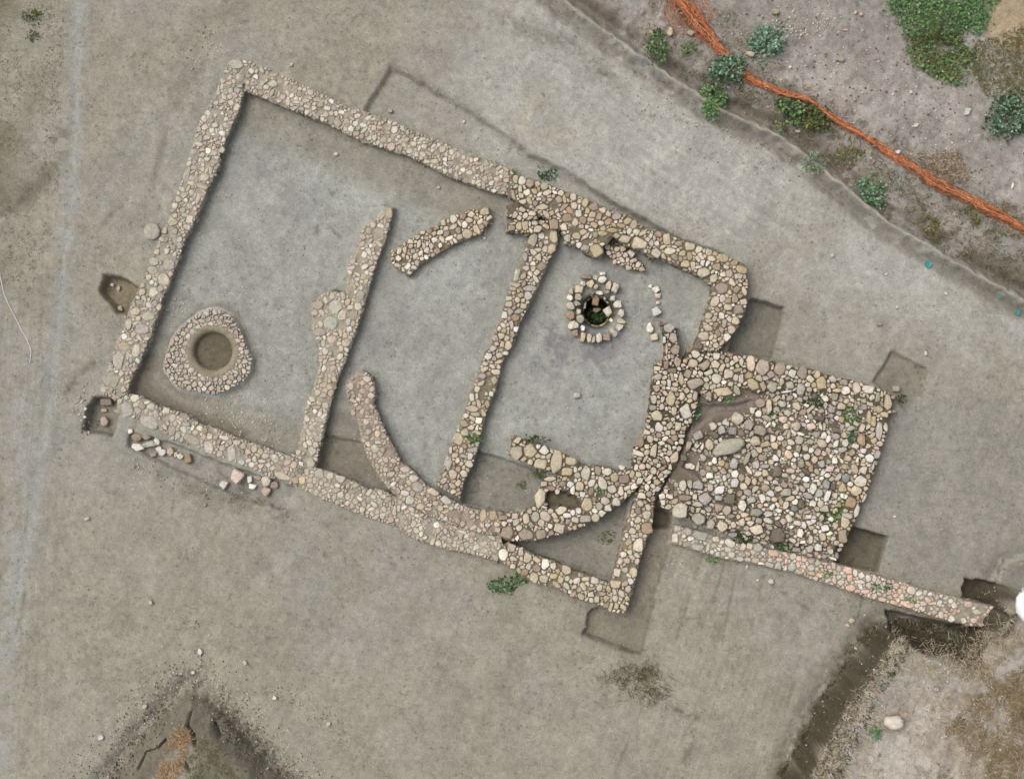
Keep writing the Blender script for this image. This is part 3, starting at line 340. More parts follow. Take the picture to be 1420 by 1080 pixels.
# name, outline, top z, smallest/largest radius px, colours, earth colour, label
WALLS = [
 ("stone_wall", W1, .03, 1.8, 4.4, "ccpptmggwc", (166,159,145), "long straight rubble wall flush with the path on its left, between the corner slab and the small dug pit", "west outer wall"),
 ("stone_wall", W2, .04, 1.8, 4.2, "ccpptmgbwc", (164,156,140), "upper rubble wall of the large left room, small pale stones in tan earth", ""),
 ("stone_wall", W3, .17, 2.4, 5.2, "tttccyyobpw", (126,117,100), "thick angular rubble wall above the round well, with large tan blocks", ""),
 ("stone_wall", W3b, .15, 2.4, 5.0, "tttccyobpw", (124,115,98), "short thick wall running down from the right hand corner beside the well room", ""),
 ("stone_wall", W18, .14, 2.2, 4.6, "ttccyb", (110,101,86), "short stub of stones at the doorway gap above the central cross wall", ""),
 ("stone_wall", W5, .02, 2.4, 4.8, "tttccybpmG", (136,126,108), "straight cross wall dividing the curved room from the well room", ""),
 ("stone_wall", W4, .00, 1.9, 4.6, "cccptpcw", (166,158,140), "straight partition wall with a bulge holding two pale round discs", ""),
 ("curved_wall", W6, -.05, 2.2, 4.6, "tttccbpwG", (136,120,96), "free standing curved wall segment near the top of the apse", ""),
 ("curved_wall", W7, .07, 1.8, 4.0, "ccppppmbGt", (158,145,130), "curved wall sweeping down from its ragged end to the lower outer wall", ""),
 ("curved_wall", W7b, .06, 2.4, 5.5, "ttccybwGr", (114,106,90), "thick curved masonry with a small hollow, above the triangular room", ""),
 ("stone_wall", W8, .08, 3.0, 6.0, "ttcyw", (110,100,80), "short wall of large squared cream blocks jutting from the thick curved masonry", ""),
 ("stone_wall", W9, .02, 1.9, 4.6, "ccpptgmwc", (165,157,142), "lower outer wall of small mortared rubble running under the left rooms", ""),
 ("stone_wall", W10, .00, 2.4, 4.8, "tttccyb", (136,126,108), "lower wall of the triangular room, beside the bright white boulder", ""),
 ("stone_wall", W11, .00, 2.4, 4.8, "tttccypb", (136,126,108), "right wall of the triangular room, narrowing down to its corner", ""),
 ("stone_wall", W12, .10, 2.3, 5.0, "tttccybwpr", (88,80,64), "jumbled weedy wall between the well room and the rubble platform", ""),
 ("stone_wall", W14, -.02, 2.3, 4.6, "PPppccwg", (158,150,135), "long narrow wall of salmon and white stones running to the lower right trench", ""),
 ("stone_wall", PN, .10, 2.6, 5.5, "ttccybGm", (104,94,76), "upper edging of large stones on the rubble platform", ""),
 ("stone_wall", PE, .08, 2.6, 5.5, "ttccyo", (104,94,76), "right hand edging of the rubble platform made of large tan blocks", ""),
 ("stone_wall", SPUR, -.10, 2.0, 4.2, "ppttwc", (112,100,84), "tumbled spur of small pinkish stones beneath the dark gap in the thick wall", ""),
]
def dnorm(s, X, Y):
    dx = X - s[0]; dy = Y - s[1]; c, n = math.cos(s[4]), math.sin(s[4])
    return np.sqrt(((dx * c + dy * n) / s[2]) ** 2 + ((-dx * n + dy * c) / s[3]) ** 2)
def autofill(poly, rmin, rmax, cols, extra_seeds, tries=1.0, tight=.66):
    xs = [p[0] for p in poly]; ys = [p[1] for p in poly]; bb = (min(xs), min(ys), max(xs), max(ys))
    cur = [s for s in extra_seeds if bb[0] - 30 < s[0] < bb[2] + 30 and bb[1] - 30 < s[1] < bb[3] + 30]
    A = [np.array([s[k] for s in cur] or [1e6]) for k in range(5)] if cur else [np.array([1e6]), np.array([1e6]), np.ones(1), np.ones(1), np.zeros(1)]
    new = []
    area = abs(sum(poly[i][0] * poly[(i + 1) % len(poly)][1] - poly[(i + 1) % len(poly)][0] * poly[i][1] for i in range(len(poly)))) / 2
    for k in range(6):
        r = rmax + (rmin * .75 - rmax) * (k / 5) ** .8
        n = int(tries * area / (r * r) * (.5 if k == 0 else .9 if k < 3 else 3.2))
        X = rng.uniform(bb[0], bb[2], n * 3); Y = rng.uniform(bb[1], bb[3], n * 3)
        ok = sdf(poly, X, Y) < -r * .75; X = X[ok][:n]; Y = Y[ok][:n]
        for x, y in zip(X, Y):
            dx = x - A[0]; dy = y - A[1]; c = np.cos(A[4]); s = np.sin(A[4])
            dn = np.sqrt(((dx * c + dy * s) / A[2]) ** 2 + ((-dx * s + dy * c) / A[3]) ** 2)
            if ((dn - 1) * np.sqrt(A[2] * A[3])).min() > tight * r:
                e = rnd.uniform(.95, 1.35); e = e * rnd.choice((1, 1, 1.2)); sd_ = [x, y, r * e, r / e * 1.08, rnd.uniform(0, 3.14), rnd.choice(cols), 0]
                new.append(sd_)
                for q in range(5): A[q] = np.append(A[q], sd_[q])
    return new
def cells(seeds, allseeds, poly=None, gap=.55, K=15):
    """star-shaped outline of every stone, cut where it meets its neighbours"""
    P = np.array([s[:5] for s in allseeds]); out = []
    for s in seeds:
        el = 1 if s[5] == 'D' else rnd.random()
        if s[5] == 'D' or el < .16:      # rounded cobble
            n_ = 28 if s[5] == 'D' else 12; u = np.arange(n_) * 2 * math.pi / n_ + rnd.uniform(0, .5); q = np.ones(n_) * (1 if s[5] == 'D' else 1.06)
            if s[5] != 'D': q = q * (1 + .07 * np.sin(2 * u + rnd.uniform(0, 6)) + .05 * np.sin(3 * u + rnd.uniform(0, 6)))
            pu, pv = np.cos(u) * q, np.sin(u) * q
        else:                            # broken block of four to six faces
            ns = rnd.choice((4, 4, 4, 5, 5, 6)); ph = rnd.choice((math.pi / 4, math.pi / 4, rnd.uniform(0, 6.28))) if ns == 4 else rnd.uniform(0, 6.28)
            u = np.sort(ph + (np.arange(ns) + rng.uniform(-.26, .26, ns)) * 2 * math.pi / ns); q = {4: 1.30, 5: 1.20, 6: 1.13}[ns] * rng.uniform(.84, 1.1, ns)
            cu, cv = np.cos(u) * q, np.sin(u) * q; pu = []; pv = []
            for i in range(ns):
                j = (i + 1) % ns; h_ = (i - 1) % ns
                for (o_, f_) in ((h_, .14), (j, .14)): pu.append(cu[i] + (cu[o_] - cu[i]) * f_); pv.append(cv[i] + (cv[o_] - cv[i]) * f_)
                pu.append(cu[i] + (cu[j] - cu[i]) * .5); pv.append(cv[i] + (cv[j] - cv[i]) * .5)
            pu = np.array(pu) + rng.uniform(-.03, .03, len(pu)); pv = np.array(pv) + rng.uniform(-.03, .03, len(pv))
        gx_ = pu * s[2]; gy_ = pv * s[3]; ca_, sa_ = math.cos(s[4]), math.sin(s[4]); qx, qy = gx_ * ca_ - gy_ * sa_, gx_ * sa_ + gy_ * ca_
        th = np.unwrap(np.arctan2(qy, qx)); o_ = np.argsort(th); th = th[o_]; R = np.hypot(qx, qy)[o_]; m = np.hypot(pu, pv)[o_]; K = len(th)
        dd = np.hypot(P[:, 0] - s[0], P[:, 1] - s[1]); nb = P[(dd > .01) & (dd < max(s[2], s[3]) + np.maximum(P[:, 2], P[:, 3]) + 3)]
        lo = np.zeros(K); hi = np.ones(K); full = np.ones(K)
        if len(nb):
            for it in range(7):
                t = full if it == 0 else (lo + hi) / 2
                X = s[0] + np.cos(th) * R * t; Y = s[1] + np.sin(th) * R * t
                dx = X[:, None] - nb[:, 0]; dy = Y[:, None] - nb[:, 1]; c = np.cos(nb[:, 4]); sn = np.sin(nb[:, 4])
                dn = np.sqrt(((dx * c + dy * sn) / nb[:, 2]) ** 2 + ((-dx * sn + dy * c) / nb[:, 3]) ** 2).min(1)
                ok = dn >= t * m * .98
                if it == 0: lo = np.where(ok, 1, 0.0); hi = np.ones(K)
                else: lo = np.where(ok, t, lo); hi = np.where(ok, hi, t)
            R = R * np.maximum(lo, .25)
        if poly is not None and not s[6]:
            for it in range(3):
                X = s[0] + np.cos(th) * R; Y = s[1] + np.sin(th) * R
                R = np.where(sdf(poly, X, Y) > 1.0, R * .8, R)
        R = np.maximum(R - gap, .8)
        out.append((th, R))
    return out
def stone_geo(s, cell, ztop, hgt, dirty=.0):
    """vertices (local, metres), faces, colour of one stone"""
    th, R = cell; K = len(th); k = (H - ztop) / H / PM; R = R * k
    tx, ty = rnd.uniform(-.12, .12), rnd.uniform(-.12, .12)
    if s[5] == 'D': tx = ty = .02
    V = []
    for f, zf in ((.9, 0), (1.0, .5), (.96, .84), (.80, .99)):
        for i in range(K):
            j = rnd.uniform(.97, 1.03); x = math.cos(th[i]) * R[i] * f * j; y = -math.sin(th[i]) * R[i] * f * j
            V.append((x, y, hgt * zf + (tx * x + ty * y + rnd.uniform(-.06, .06) * hgt) * (zf > .5)))
    V.append((0, 0, hgt * (1.04 + rnd.uniform(-.05, .05))))
    Fc = []
    for r in range(3):
        for i in range(K):
            a = r * K + i; b = r * K + (i + 1) % K; Fc.append((b, a, a + K, b + K))
    for i in range(K): Fc.append((3 * K + (i + 1) % K, 3 * K + i, 4 * K))
    base = lin(*PAL[s[5]]); g_ = base.mean(); kk = .12 if s[5] == 'P' else .42; base = base * (1 - kk) + g_ * kk * np.array([1.10, 1, .85]); v = rnd.gauss(1.04, .09)
    base = np.clip(base * v * np.array([1 + rnd.gauss(0, .025), 1, 1 + rnd.gauss(0, .04)]), .02, .8)
    dirty = 0 if s[5] == 'D' else dirty; base = base * (1 - dirty) + lin(176,166,148) * dirty
    return V, Fc, base
def add_geo(acc, V, Fc, c, off):
    n = len(acc[0]); acc[0].extend((v[0] + off[0], v[1] + off[1], v[2] + off[2]) for v in V)
    acc[1].extend(tuple(i + n for i in f) for f in Fc); acc[2].extend([c] * len(V))
def densify(poly, step=4.5, jit=1.5):
    out = []
    for i in range(len(poly)):
        (ax_, ay_), (bx, by) = poly[i], poly[(i + 1) % len(poly)]; L = math.hypot(bx - ax_, by - ay_); n = max(1, round(L / step))
        for k in range(n): out.append((ax_ + (bx - ax_) * k / n + rnd.uniform(-jit, jit), ay_ + (by - ay_) * k / n + rnd.uniform(-jit, jit)))
    return out
def area2(p): return sum(p[i][0] * p[(i + 1) % len(p)][1] - p[(i + 1) % len(p)][0] * p[i][1] for i in range(len(p)))
def earth_core(poly, ztop, zbot, colr, parent, off, name="earth_core", rough=.035):
    out = densify(poly); cx = sum(p[0] for p in out) / len(out)
    xs = [p[0] for p in out]; ys = [p[1] for p in out]
    gx, gy = np.meshgrid(np.arange(min(xs), max(xs), 4.5), np.arange(min(ys), max(ys), 4.5)); gx = gx.ravel() + rng.uniform(-1, 1, gx.size); gy = gy.ravel() + rng.uniform(-1, 1, gy.size)
    ok = sdf(out, gx, gy) < -2; pts = out + list(zip(gx[ok], gy[ok])); nb = len(out)
    vs, es, fs, *_ = delaunay_2d_cdt([Vector(p) for p in pts], [(i, (i + 1) % nb) for i in range(nb)], [list(range(nb))] , 1, 1e-5)
    P = np.array([(v.x, v.y) for v in vs]); z = ztop + (fbm(P[:, 0], P[:, 1], 9, 3, 2) - .5) * rough * 2
    edge = sdf(out, P[:, 0], P[:, 1]); z = z - .03 * (edge > -1)
    for h_ in HOLES[:2]: z = z - .22 * (sdf(h_, P[:, 0], P[:, 1]) < 0)
    k = (H - ztop) / H / PM
    V = [((p[0] - 710) * k - off[0], (540 - p[1]) * k - off[1], zz - off[2]) for p, zz in zip(P, z)]
    Fc = []
    for f in fs:
        a = list(f); q = [V[i] for i in a]
        if area2([(v[0], v[1]) for v in q]) < 0: a = a[::-1]
        Fc.append(tuple(a))
    # find boundary loop vertices for the skirt
    ec = {}
    for f in Fc:
        for i in range(len(f)):
            e = (f[i], f[(i + 1) % len(f)]); ec[e] = 1
    bd = [e for e in ec if (e[1], e[0]) not in ec]
    low = {}
    for a, b in bd:
        for q in (a, b):
            if q not in low: low[q] = len(V); v = V[q]; V.append((v[0], v[1], zbot - off[2]))
    for a, b in bd: Fc.append((b, a, low[a], low[b]))
    c = lin(*colr); n = len(V); cn = .85 + .3 * rng.random(n)
    return mesh_obj(name, V, Fc, M_earth, np.clip(c[None] * cn[:, None], 0, 1), parent, (0, 0, 0))
def face_stones(poly, ztop, colrs, acc, off, cw):
    """courses of stones on the exposed sides"""
    P = poly if cw else poly[::-1]
    for i in range(len(P)):
        (ax_, ay_), (bx, by) = P[i], P[(i + 1) % len(P)]; L = math.hypot(bx - ax_, by - ay_)
        if L < 3: continue
        ux, uy = (bx - ax_) / L, (by - ay_) / L; nx_, ny_ = uy, -ux     # outward in photo axes
        t = rnd.uniform(1, 4)
        while t < L:
            w = rnd.uniform(3.0, 9.5); px, py = ax_ + ux * (t + w / 2), ay_ + uy * (t + w / 2)
            z0 = float(gz(px + nx_ * 5, py + ny_ * 5)[0]); z = ztop - .05
            while z > z0 + .02:
                hh = rnd.uniform(.09, .14); k = (H - ztop) / H / PM; ww = w * k * .5
                cx, cy = (px - 710) * k, (540 - py) * k; n3 = (nx_, -ny_); u3 = (ux, -uy)
                V = []; dep = rnd.uniform(-.01, .022)
                for f, d_ in ((1, -.05), (1, .0), (.72, 1)):
                    for a_ in range(7):
                        an = a_ * 2 * math.pi / 7 + .3; r = rnd.uniform(.88, 1.08) * f; du = math.cos(an) * ww * r; dz = math.sin(an) * hh * .5 * r; dn = dep * d_ if d_ >= 0 else d_
                        V.append((cx + u3[0] * du + n3[0] * dn - off[0], cy + u3[1] * du + n3[1] * dn - off[1], z - hh * .5 + dz - off[2]))
                Fc = []
                for r in range(2):
                    for a_ in range(7): Fc.append((r * 7 + a_, r * 7 + (a_ + 1) % 7, (r + 1) * 7 + (a_ + 1) % 7, (r + 1) * 7 + a_))
                Fc.append(tuple(range(14, 21)))
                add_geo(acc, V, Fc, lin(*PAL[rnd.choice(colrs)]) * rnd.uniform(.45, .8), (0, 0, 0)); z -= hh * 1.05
            t += w * 1.05
# assign traced stones to outlines
left = list(SEEDS); owned = []
for w in WALLS:
    poly = w[1]
    if left:
        X = np.array([s[0] for s in left]); Y = np.array([s[1] for s in left]); d = sdf(poly, X, Y)
    mine = [s for s, dd in zip(left, d) if dd < 1.5]; left = [s for s, dd in zip(left, d) if dd >= 1.5]
    owned.append(mine)
X = np.array([s[0] for s in left]); Y = np.array([s[1] for s in left]); d = sdf(RUB, X, Y)
rub = [s for s, dd in zip(left, d) if dd < 6]; stray = [s for s, dd in zip(left, d) if dd >= 6]
print("stray", len(stray), [(round(s[0]), round(s[1])) for s in stray][:40])
ALL = list(SEEDS)
fills = []
for w in WALLS:
    f = autofill(w[1], w[3], w[4], w[5], ALL, 1.0); fills.append(f); ALL += f
rubf = autofill(RUB, 2.0, 5.0, "ccttwwgGpmbdy", ALL, 1.1, .72); ALL += rubf
print("seeds", len(ALL), time.time() - T0)
NPART = 0
for w, mine, fill in zip(WALLS, owned, fills):
    name, poly, zt, rmin, rmax, cols, ec_, label, _ = w
    cxp = sum(p[0] for p in poly) / len(poly); cyp = sum(p[1] for p in poly) / len(poly)
    k = (H - zt) / H / PM; off = ((cxp - 710) * k, (540 - cyp) * k, -.75)
    root = empty(name, off, label, "wall")
    earth_core(poly, zt - .015, -.85, ec_, root, off)
    dusty = poly in (W1, W2, W4, W7, W9)
    fill = [q for q in fill if vnoise(q[0], q[1], 10, 5) + rnd.gauss(0, .08) < (.73 if dusty else .86) and not (poly is W14 and q[0] > 1325 and rnd.random() < .6)]
    fill = [q for q in fill if all(float(sdf(h_, np.array([q[0]]), np.array([q[1]]))[0]) > 1 for h_ in HOLES)]
    if poly is W14:
        for q in fill:
            if q[0] < 1050 or (q[0] < 1100 and rnd.random() < .5): q[5] = rnd.choice("ccwgGc")
    seeds = mine + fill; cl = cells(seeds, ALL, poly, .18 if dusty else .3)
    order = sorted(range(len(seeds)), key=lambda i: -float(np.mean(cl[i][1])) - .8 * seeds[i][6])
    acc = ([], [], [])
    for n, i in enumerate(order):
        s = seeds[i]; r = float(np.mean(cl[i][1])) / PM
        proud = rnd.uniform(.004, .020) if dusty else rnd.uniform(.008, .028) if poly is W14 else rnd.uniform(.015, .055)
        hgt = min(.16, max(.06, r * 1.0)); V, Fc, c = stone_geo(s, cl[i], zt, hgt, rnd.uniform(.10, .55) if dusty else rnd.uniform(0, .2))
        loc = ((s[0] - 710) * k - off[0], (540 - s[1]) * k - off[1], zt + proud - hgt - off[2])
        if n < 98:
            mesh_obj("disc_stone" if s[5] == 'D' else "stone", V, Fc, M_stone, np.array([c] * len(V)), root, loc); NPART += 1
        else: add_geo(acc, V, Fc, c, loc)
    face_stones(poly, zt, cols, acc, off, area2(poly) > 0)
    if acc[0]: mesh_obj("small_stones", acc[0], acc[1], M_stone, np.array(acc[2]), root, (0, 0, 0), kind="stuff")
print("walls", NPART, time.time() - T0)
# ------------------------------------------------------------------ loose stones
def place_word(x, y):
    return min(LM, key=lambda q: math.hypot(q[0] - x, q[1] - y))[2]
LM = [(1000,590,"beside the bare hollow of the rubble platform"),(1010,620,"around the long flat slab"),(1060,590,"in the upper left rubble"),(1110,570,"in the upper middle rubble"),(1165,570,"in the upper right rubble"),
      (960,700,"at the left corner of the rubble platform"),(1010,680,"in the left rubble below the long slab"),(1070,640,"in the central rubble"),(1125,640,"right of centre in the rubble"),(1175,620,"against the right edging"),
      (1060,690,"in the lower middle rubble"),(1120,700,"in the lower right rubble"),(1165,690,"against the lower right edging"),(1010,740,"above the narrow salmon wall"),(1080,750,"at the bottom edge of the rubble"),(1140,755,"at the lower tip of the rubble")]
def make_loose(items, name, cat, group, placer, zfun, flat=.85, limit=9999, stuffname=None, rest_on=0.0):
    """items: seeds; every stone is a thing of its own"""
    cl = cells(items, ALL, None, .35); order = sorted(range(len(items)), key=lambda i: -float(np.mean(cl[i][1])) - 1.2 * items[i][6])
    keep = order[:limit]; rest = order[limit:]; info = {}
    for i in keep:
        s = items[i]; r = float(np.mean(cl[i][1])); el = max(s[2], s[3]) / min(s[2], s[3])
        size = "large" if r > 7.2 else "medium" if r > 4.4 else "small"
        shape = "elongated" if el > 1.55 else "blocky" if rnd.random() < 0 else "rounded" if el < 1.18 else "oval"
        info.setdefault((size, CNAME[s[5]], shape, placer(s[0], s[1])), []).append(i)
    num = ["first", "second", "third", "fourth", "fifth", "sixth", "seventh", "eighth", "ninth", "tenth"]
    for (size, cn, shape, pl), ids in info.items():
        ids.sort(key=lambda i: items[i][0])
        for n, i in enumerate(ids):
            s = items[i]; r = float(np.mean(cl[i][1])) / PM; z = zfun(s[0], s[1]); hgt = min(.30, max(.05, r * 2 * flat * rnd.uniform(.75, 1.0)))
            V, Fc, c = stone_geo(s, cl[i], z, hgt); x, y = at(s[0], s[1], z + hgt * .5)
            o = mesh_obj(name, V, Fc, M_stone, np.array([c] * len(V)), None, (x, y, z - .012 + rest_on))
            if len(ids) == 1: lab = f"{size} {cn} {shape} stone {pl}"
            else: lab = f"{size} {cn} {shape} stone, {num[min(n, 9)]} from left of its like {pl}"
            tag(o, " ".join(lab.split()[:16]), cat, group)
    if rest:
        acc = ([], [], [])
        for i in rest:
            s = items[i]; z = zfun(s[0], s[1]); r = float(np.mean(cl[i][1])) / PM; hgt = max(.04, r * 1.5)
            V, Fc, c = stone_geo(s, cl[i], z, hgt); x, y = at(s[0], s[1], z); add_geo(acc, V, Fc, c, (x, y, z - .01))
        mesh_obj(stuffname, acc[0], acc[1], M_stone, np.array(acc[2]), kind="stuff")
gz1 = lambda x, y: float(gz(x, y)[0])
rubf = [q for q in rubf if rnd.random() > .12]
make_loose(rub + rubf, "rubble_stone", "rubble stone", "stones heaped on the rubble platform", place_word, lambda x, y: gz1(x, y) - .02 + rnd.uniform(-.02, .05), .8, 270, "small_rubble")
# small angular gravel between the rubble
acc = ([], [], [])
n = 0
while n < 1500:
    x, y = rnd.uniform(905, 1240), rnd.uniform(485, 785)
    if float(sdf(RUB, np.array([x]), np.array([y]))[0]) > 0: continue
    n += 1; s = [x, y, rnd.uniform(.9, 2.1), rnd.uniform(.8, 1.6), 0, rnd.choice("bddtcgm"), 0]
    V, Fc, c = stone_geo(s, (np.arange(6) * math.pi / 3 + rnd.random(), np.array([s[2] * rnd.uniform(.8, 1.2) for _ in range(6)])), 0, .035)
    z = gz1(x, y); add_geo(acc, V, Fc, c * .95, ((x - 710) / PM, (540 - y) / PM, z - .01))
mesh_obj("rubble_gravel", acc[0], acc[1], M_stone, np.array(acc[2]), kind="stuff")
def loose(lst, name, cat, group, lab=None, flat=.8):
    for e in lst:
        x, y, w, h, a, c, l = e; kq = .88 if name == 'loose_stone' else 1; s = [x, y, w / 2 * kq, h / 2 * kq, math.radians(a), c, 1]
        z = float(gz(x, y)[0])
        k = (H - z) / H; xw, yw = at(x, y, z + .03); px, py = xw * PM + 710, 540 - yw * PM; z = float(gz(px, py)[0])
        cl = cells([s], [s], None, .1); hgt = max(.03, min(w, h) / PM * flat)
        V, Fc, col_ = stone_geo(s, cl[0], z, hgt); col_ = col_ * (.84 if name == 'loose_stone' else 1)
        o = mesh_obj(name, V, Fc, M_stone, np.array([col_] * len(V)), None, (xw, yw, z - .012)); tag(o, l, cat, group)
G1 = "stones fallen on the ledge below the left wall"
loose([(191,606,14,12,0,'o',"ochre boulder at the left end of the loose row on the ledge"),(192,620,17,11,10,'w',"pale pointed stone below the ochre boulder at the row's left end"),
 (208,616,20,11,0,'G',"flat greenish white slab in the loose row on the ledge"),(218,612,9,11,-20,'w',"small white stone leaning on the greenish white slab"),(221,622,9,8,0,'w',"small white stone just right of the greenish slab"),
 (213,630,10,7,0,'b',"small brown stone below the greenish white slab"),(226,627,10,10,0,'w',"white cube like stone mid row on the ledge"),(237,626,10,12,0,'t',"tan upright stone mid row on the ledge"),(244,630,6,8,0,'c',"thin cream chip beside the tan upright stone"),
 (251,633,8,8,0,'w',"small round white stone near the row's right end"),(262,637,12,13,0,'o',"ochre brown stone ending the loose row on the right"),(181,598,7,8,0,'w',"small pale stone alone above the row's left end"),(203,606,14,7,10,'b',"brown stone behind the greenish white slab"),
 (331,660,19,18,30,'p',"large square pinkish block lying against the lower outer wall"),(311,672,13,11,0,'c',"round cream stone alone on the ledge left of the pinkish block"),(346,664,8,12,0,'w',"narrow white stone right of the square pinkish block"),
 (351,674,12,9,10,'w',"flat white stone below the narrow white one"),(357,662,12,6,15,'b',"dark flat stone wedged against the wall foot"),(370,667,14,16,20,'c',"cream angular stone near the ledge's right end"),(381,672,12,10,-20,'b',"brown stone half shaded beside the cream angular one"),
 (371,682,12,12,35,'p',"pinkish diamond shaped stone lowest on the ledge")], "fallen_stone", "stone", G1)
G2 = "stones set in a curved row right of the well"
loose([(902,397,6,5,0,'w',"tiny white stone topping the curved row right of the well"),(909,401,9,11,-30,'w',"white oval stone, upper one of the curved row"),(912,410,11,7,0,'c',"cream flat stone under the white oval in the curved row"),
 (912,420,6,6,0,'c',"small cream stone midway down the curved row"),(911,433,13,14,0,'w',"large white triangular stone in the curved row"),(901,455,10,15,-15,'w',"white bent slab left of the row's grey block")], "row_stone", "stone", G2, flat=.9)
loose([(680,310,9,4,10,'w',"white chip at the right tip of the curved wall segment"),(673,322,3,12,0,'w',"thin white sliver fallen off the curved wall segment"),(672,330,5,4,0,'w',"tiny white pebble under the curved wall's right tip"),
 (1242,539,11,11,0,'g',"round grey cobble beside the platform's upper right corner"),
(541,154,9,8,0,'c',"cream stone just above the upper left wall"),(643,169,5,5,0,'w',"white pebble on the bare strip above the upper wall"),
 (404,90,7,5,-30,'w',"small pale stone above the left end of the upper wall"),(466,214,7,6,0,'w',"white pebble on the floor of the large left room"),(608,260,5,6,30,'w',"thin white pebble on the floor right of centre in the left room"),
 (209,835,7,8,0,'c',"cream pebble on the path below the left rooms"),(278,903,8,11,0,'w',"white upright stone above the cracked earth corner"),(340,918,7,8,0,'c',"cream stone right of the white upright above the cracked corner"),
 (268,932,7,6,0,'w',"white stone nearest the tip of the cracked earth corner"),(201,979,8,7,-30,'c',"cream stone in the dark gravel left of the cracked corner"),(140,1022,10,7,-20,'w',"white stone far left of the cracked corner"),
 (381,967,7,7,0,'w',"white pebble right of the cracked corner on the gravelly slope"),(456,1003,7,6,0,'c',"cream pebble low on the slope right of the cracked corner"),(121,719,7,7,0,'w',"white pebble on the track in the lower left"),
 (1069,806,9,8,30,'w',"white triangular stone below the salmon wall"),(1051,804,5,4,0,'w',"tiny white chip left of the white triangular stone"),(1036,786,4,8,15,'c',"thin cream sliver against the foot of the salmon wall"),(1181,860,9,8,0,'t',"tan stone paired with a reddish chip in the lower right room"),
 (1175,867,10,5,10,'P',"salmon chip touching the tan stone in the lower right room"),(1197,906,5,6,0,'w',"white pebble at the foot of the dry grass bank"),(1226,868,5,5,0,'w',"white pebble above the corner of the dry grass bank"),
 (1154,354,6,7,0,'c',"cream pebble on the wide pale yard, upper right"),(1219,450,8,8,0,'m',"flat mauve stone above the shallow square cut"),(1283,490,6,8,0,'w',"white pebble at the edge of the shallow square cut"),(1312,407,5,5,0,'w',"round white pebble below the turquoise scraps"),
 (1244,426,5,5,0,'w',"small white pebble on the yard near the flat mauve stone"),(1229,380,7,4,-25,'w',"narrow white chip on the yard above the mauve stone"),
 (1075,17,13,10,0,'y',"yellowish round stone near the top beyond the orange net"),(1040,76,15,9,10,'t',"tan flat stone between the two shrubs by the net"),(929,45,9,14,10,'y',"yellowish upright stone right of the leftmost verge weed"),(903,46,7,11,-25,'y',"yellowish splinter left of the leftmost verge weed"),
 (958,47,15,9,0,'t',"tan slab lying under the spread orange net"),(1166,83,11,8,0,'c',"cream flat stone on the mauve ground beyond the net"),(1096,93,5,5,0,'w',"white pebble just beyond the net near the blue green shrub"),(1186,18,6,6,0,'p',"left pinkish pebble of the pair near the leafy patch"),
 (1194,20,6,6,0,'p',"right pinkish pebble of the pair near the leafy patch"),(1173,42,8,5,0,'p',"pinkish chip below the pair of pebbles"),(1270,174,9,6,-20,'w',"whitish stone on the far path beyond the net"),(1105,183,8,5,0,'w',"white chip under the dark olive shrub"),
 (1404,258,5,10,15,'w',"thin white stone at the right margin beyond the net"),(1341,155,9,13,20,'w',"white angular stone below the creeping leafy patch"),(1263,128,6,5,0,'w',"small white stone left under the leafy patch"),
 (145,569,11,6,0,'p',"pinkish oval stone in the dug corner pit"),(146,584,12,15,0,'p',"pinkish triangular tile leaning in the dug corner pit"),(149,558,19,13,0,'b',"brown slab buried in the dug corner pit"),(162,551,13,8,0,'t',"tan flat stone on the rim of the dug corner pit"),
 (167,428,11,8,10,'c',"cream stone in the bottom of the square pit by the wall"),(165,400,6,10,30,'t',"tan stone in the middle of the square pit by the wall"),(156,395,7,6,0,'w',"white stone in the upper square pit by the wall"),
 (1241,716,5,4,0,'w',"white pebble right of the platform on grey ground"),(800,548,11,9,0,'c',"pale flat stone set in the well room floor"),(707,806,6,5,0,'w',"white chip among the weeds below the triangular room"),
 (755,242,5,4,0,'c',"cream chip by the grey weed above the thick wall"),(118,567,5,5,0,'w',"white pebble at the left edge of the corner pit"),(119,578,7,4,10,'w',"white chip lower at the left edge of the corner pit"),(284,700,6,5,0,'g',"grey stone on dark soil below the ledge"),(1298,955,10,7,10,'p',"pinkish stone on the dry bank right of the trench corner")],
 "loose_stone", "stone", "single stones lying on the ground")
for e in stray:
    pass
if stray:
    make_loose(stray, "scattered_stone", "stone", "stones scattered off the walls", lambda x, y: "beside the bare hollow" if x > 940 else "by the well room floor", gz1)
# round pale disc beside the left wall
s = [210, 321, 11.5, 11.5, 0, 'D', 1]; z = gz1(210, 321); cl = cells([s], [s], None, 0, 32); V, Fc, c = stone_geo(s, cl[0], z, .06)
V = [(v[0], v[1], v[2] * 2.0) for v in V]
tag(mesh_obj("round_disc", V, Fc, M_stone, np.array([c] * len(V)), None, (*at(210, 321, z + .1), z - .02)), "round pale stone disc lying alone on the path beside the left wall", "stone disc")
# ------------------------------------------------------------------ the well
x0, y0 = at(WELLC[0], WELLC[1], -.2); zw = -.27
well = empty("stone_well", (x0, y0, -.9), "round stone well with a dark weedy shaft in the right hand room", "well")
wi = parse(WELL); cl = cells(wi, wi, None, .4)
for q in wi: q[2] *= 1.12; q[3] *= 1.12
cl = cells(wi, wi, None, .25)
for s, c_ in zip(wi, cl):
    z = zw - .02; hgt = rnd.uniform(.20, .28); V, Fc, c = stone_geo(s, c_, 0, hgt); x, y = at(s[0], s[1], -.2)
    mesh_obj("ring_stone", V, Fc, M_stone, np.array([c] * len(V)), well, (x - x0, y - y0, z + .9))
